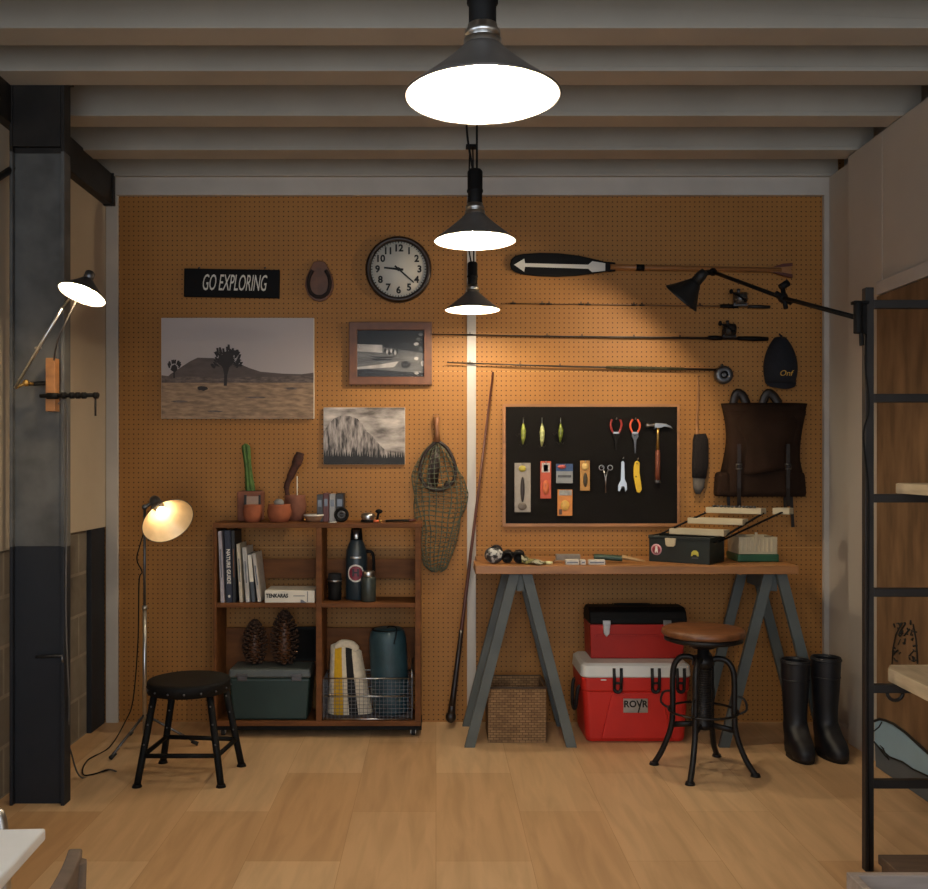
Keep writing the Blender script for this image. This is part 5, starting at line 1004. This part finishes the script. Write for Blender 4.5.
# ------------------------------------------------------------------ steel rack with planks
T = thing('steel_rack', 'black steel ladder rack holding two raw planks in front of the mural panel', 'rack', (1.63, 3.115, 0)); xa, xb = 1.416, 1.86
for yy in (3.115, 2.15):
    for x_ in (xa, xb): MB(T).bb(x_-.014, x_+.014, yy-.014, yy+.014, .0, 1.908).build('post', M['steel'], T, bevel=.002)
    for z_ in (1.855, 1.548, 1.22, .912, .597, .285): MB(T).bb(xa+.014, xb-.014, yy-.012, yy+.012, z_-.015, z_+.013).build('rung', M['steel'], T, bevel=.002)
b = MB(T); b.tube(arc((1.505, 3.115, .582), .026, 180, 360, 8), .006, 6); b.build('hook', M['steel'], T)
def plank(lb, z, x0, x1, y0, y1, sk, th):
    T = thing('shelf_plank', lb, 'plank', ((x0+x1)/2, 2.6, z), 0, 'planks lying across the rack'); b = MB(T)
    vs = []
    for zz in (z, z+th): vs += [(x0+sk, y0, zz), (x1, y0, zz), (x1, y1, zz), (x0+.03, y1, zz), (x0, y1-.05, zz)]
    b.add(vs, [(4, 3, 2, 1, 0), (5, 6, 7, 8, 9)]+[(i, (i+1) % 5, (i+1) % 5+5, i+5) for i in range(5)]); b.build('board', M['board'], T, bevel=.003)
    b = MB(T); b.add([(x0+.0285, y1+.0012, z+.002), (x0-.0015, y1-.05, z+.002), (x0-.0015, y1-.05, z+th-.002), (x0+.0285, y1+.0012, z+th-.002)], [(0, 1, 2, 3)]); b.build('sawn_end', M['palewood'], T, solid=.001)
plank('raw pale plank on the third rung of the steel rack, the higher of two', 1.2335, 1.526, 1.83, 2.0, 3.20, -.04, .034)
plank('raw pale plank lying low on the steel rack above the blue wave, lower of two', .6105, 1.50, 1.83, 2.0, 3.20, -.04, .045)
# crate in the near corner and a dark one behind it
T = thing('wooden_crate', 'grey-beige open wooden crate in the near corner of the floor', 'crate', (1.1, 1.85, 0)); x0, x1, y0, y1, h = .885, 1.33, 1.55, 2.05, .45
for nm, q_ in (('end_board', (x0, x1, y1-.018, y1)), ('end_board', (x0, x1, y0, y0+.018)), ('side_board', (x0, x0+.018, y0+.018, y1-.018)), ('side_board', (x1-.018, x1, y0+.018, y1-.018))): MB(T).bb(*q_, 0, h).build(nm, M['greywood'], T, bevel=.002)
MB(T).bb(x0+.018, x1-.018, y0+.018, y1-.018, .005, .02).build('bottom_board', M['greywood'], T)
T = thing('plank_box', 'dark weathered timber box on the floor behind the grey crate', 'box', (1.56, 2.66, 0)); MB(T).bb(1.312, 1.80, 2.53, 2.80, 0.0, .15).build('box_body', M['oldwood'], T, bevel=.004); MB(T).bb(1.305, 1.807, 2.523, 2.807, .15, .178).build('lid', M['oldwood'], T, bevel=.003)
# white table, chair and tubular stool in the near left corner
tc_ = Vector((-.63, 1.535, 0)); T = thing('white_table', 'white-topped table whose corner shows at the bottom edge of the view', 'table', (-.95, .95, 0)); th = R(3.5)
X = Matrix.Translation((-.63, 1.535, 0)) @ Matrix.Rotation(th, 4, 'Z'); M['tabletop'] = mat('white_laminate', 'd4d6d8', .35, var=.04, scale=10)
b = MB(T); b.M = X; b.bb(-.80, 0, -1.25, 0, .722, .742); b.build('tabletop', M['tabletop'], T, bevel=.004)
for lx, ly in ((-.08, -.1), (-.72, -.1), (-.08, -1.15), (-.72, -1.15)): b = MB(T); b.M = X; b.bb(lx-.018, lx+.018, ly-.018, ly+.018, 0, .722); b.build('leg', M['steel'], T, bevel=.002)
b = MB(T); b.M = X; b.bb(-.74, -.06, -.11, -.09, .67, .722); b.bb(-.74, -.06, -1.16, -1.14, .67, .722); b.build('apron', M['steel'], T)
T = thing('wooden_chair', 'brown-grey wooden chair drawn up to the white table, only its back rail showing', 'chair', (-.66, 1.04, 0)); xr = -.474
for y_ in (.85, 1.235): b = MB(T); b.tube([(xr-.02, y_, .0), (xr-.01, y_, .45), (xr+.005, y_+(.006 if y_ > 1 else -.006), .81)], [.016, .018, .013], 8); b.build('leg', M['oldwood'], T)
for y_ in (.86, 1.225): b = MB(T); b.tube([(xr-.38, y_, 0), (xr-.37, y_, .43)], .016, 8); b.build('leg', M['oldwood'], T)
b = MB(T); b.bb(xr-.40, xr-.015, .84, 1.245, .43, .452); b.build('seat', M['oldwood'], T, bevel=.006)
def rail(u, v):
    y_ = .835+.425*u; bow = .028*(1-(2*u-1)**2); return Vector((xr-.010+bow+.006*v, y_, .72+.10*v))
b = MB(T); b.grid(rail, 16, 3); b.build('back_rail', M['oldwood'], T, solid=.018, bevel=.003)
b = MB(T); b.tube([(xr+.012, .85, .60), (xr+.03, 1.04, .60), (xr+.012, 1.235, .60)], .010, 8); b.build('back_slat', M['oldwood'], T)
T = thing('tubular_stool', 'stool of bent chrome tube just showing between the column and the white table', 'stool', (-1.25, 2.2, 0))
for y_ in (2.05, 2.28):
    b = MB(T); P = [(-1.48, y_, .008), (-1.47, y_, .44), (-1.44, y_, .497), (-1.38, y_, .51), (-1.10, y_, .51), (-1.07, y_, .495), (-1.04, y_, .44), (-1.03, y_, .008)]; b.tube(smooth_path(P, 5), .0145, 10); b.build('leg_frame', M['chrome'], T)
b = MB(T); b.box((-1.25, 2.165, .53), (.36, .30, .03)); b.build('seat', M['rubber'], T, bevel=.012, seg=3)
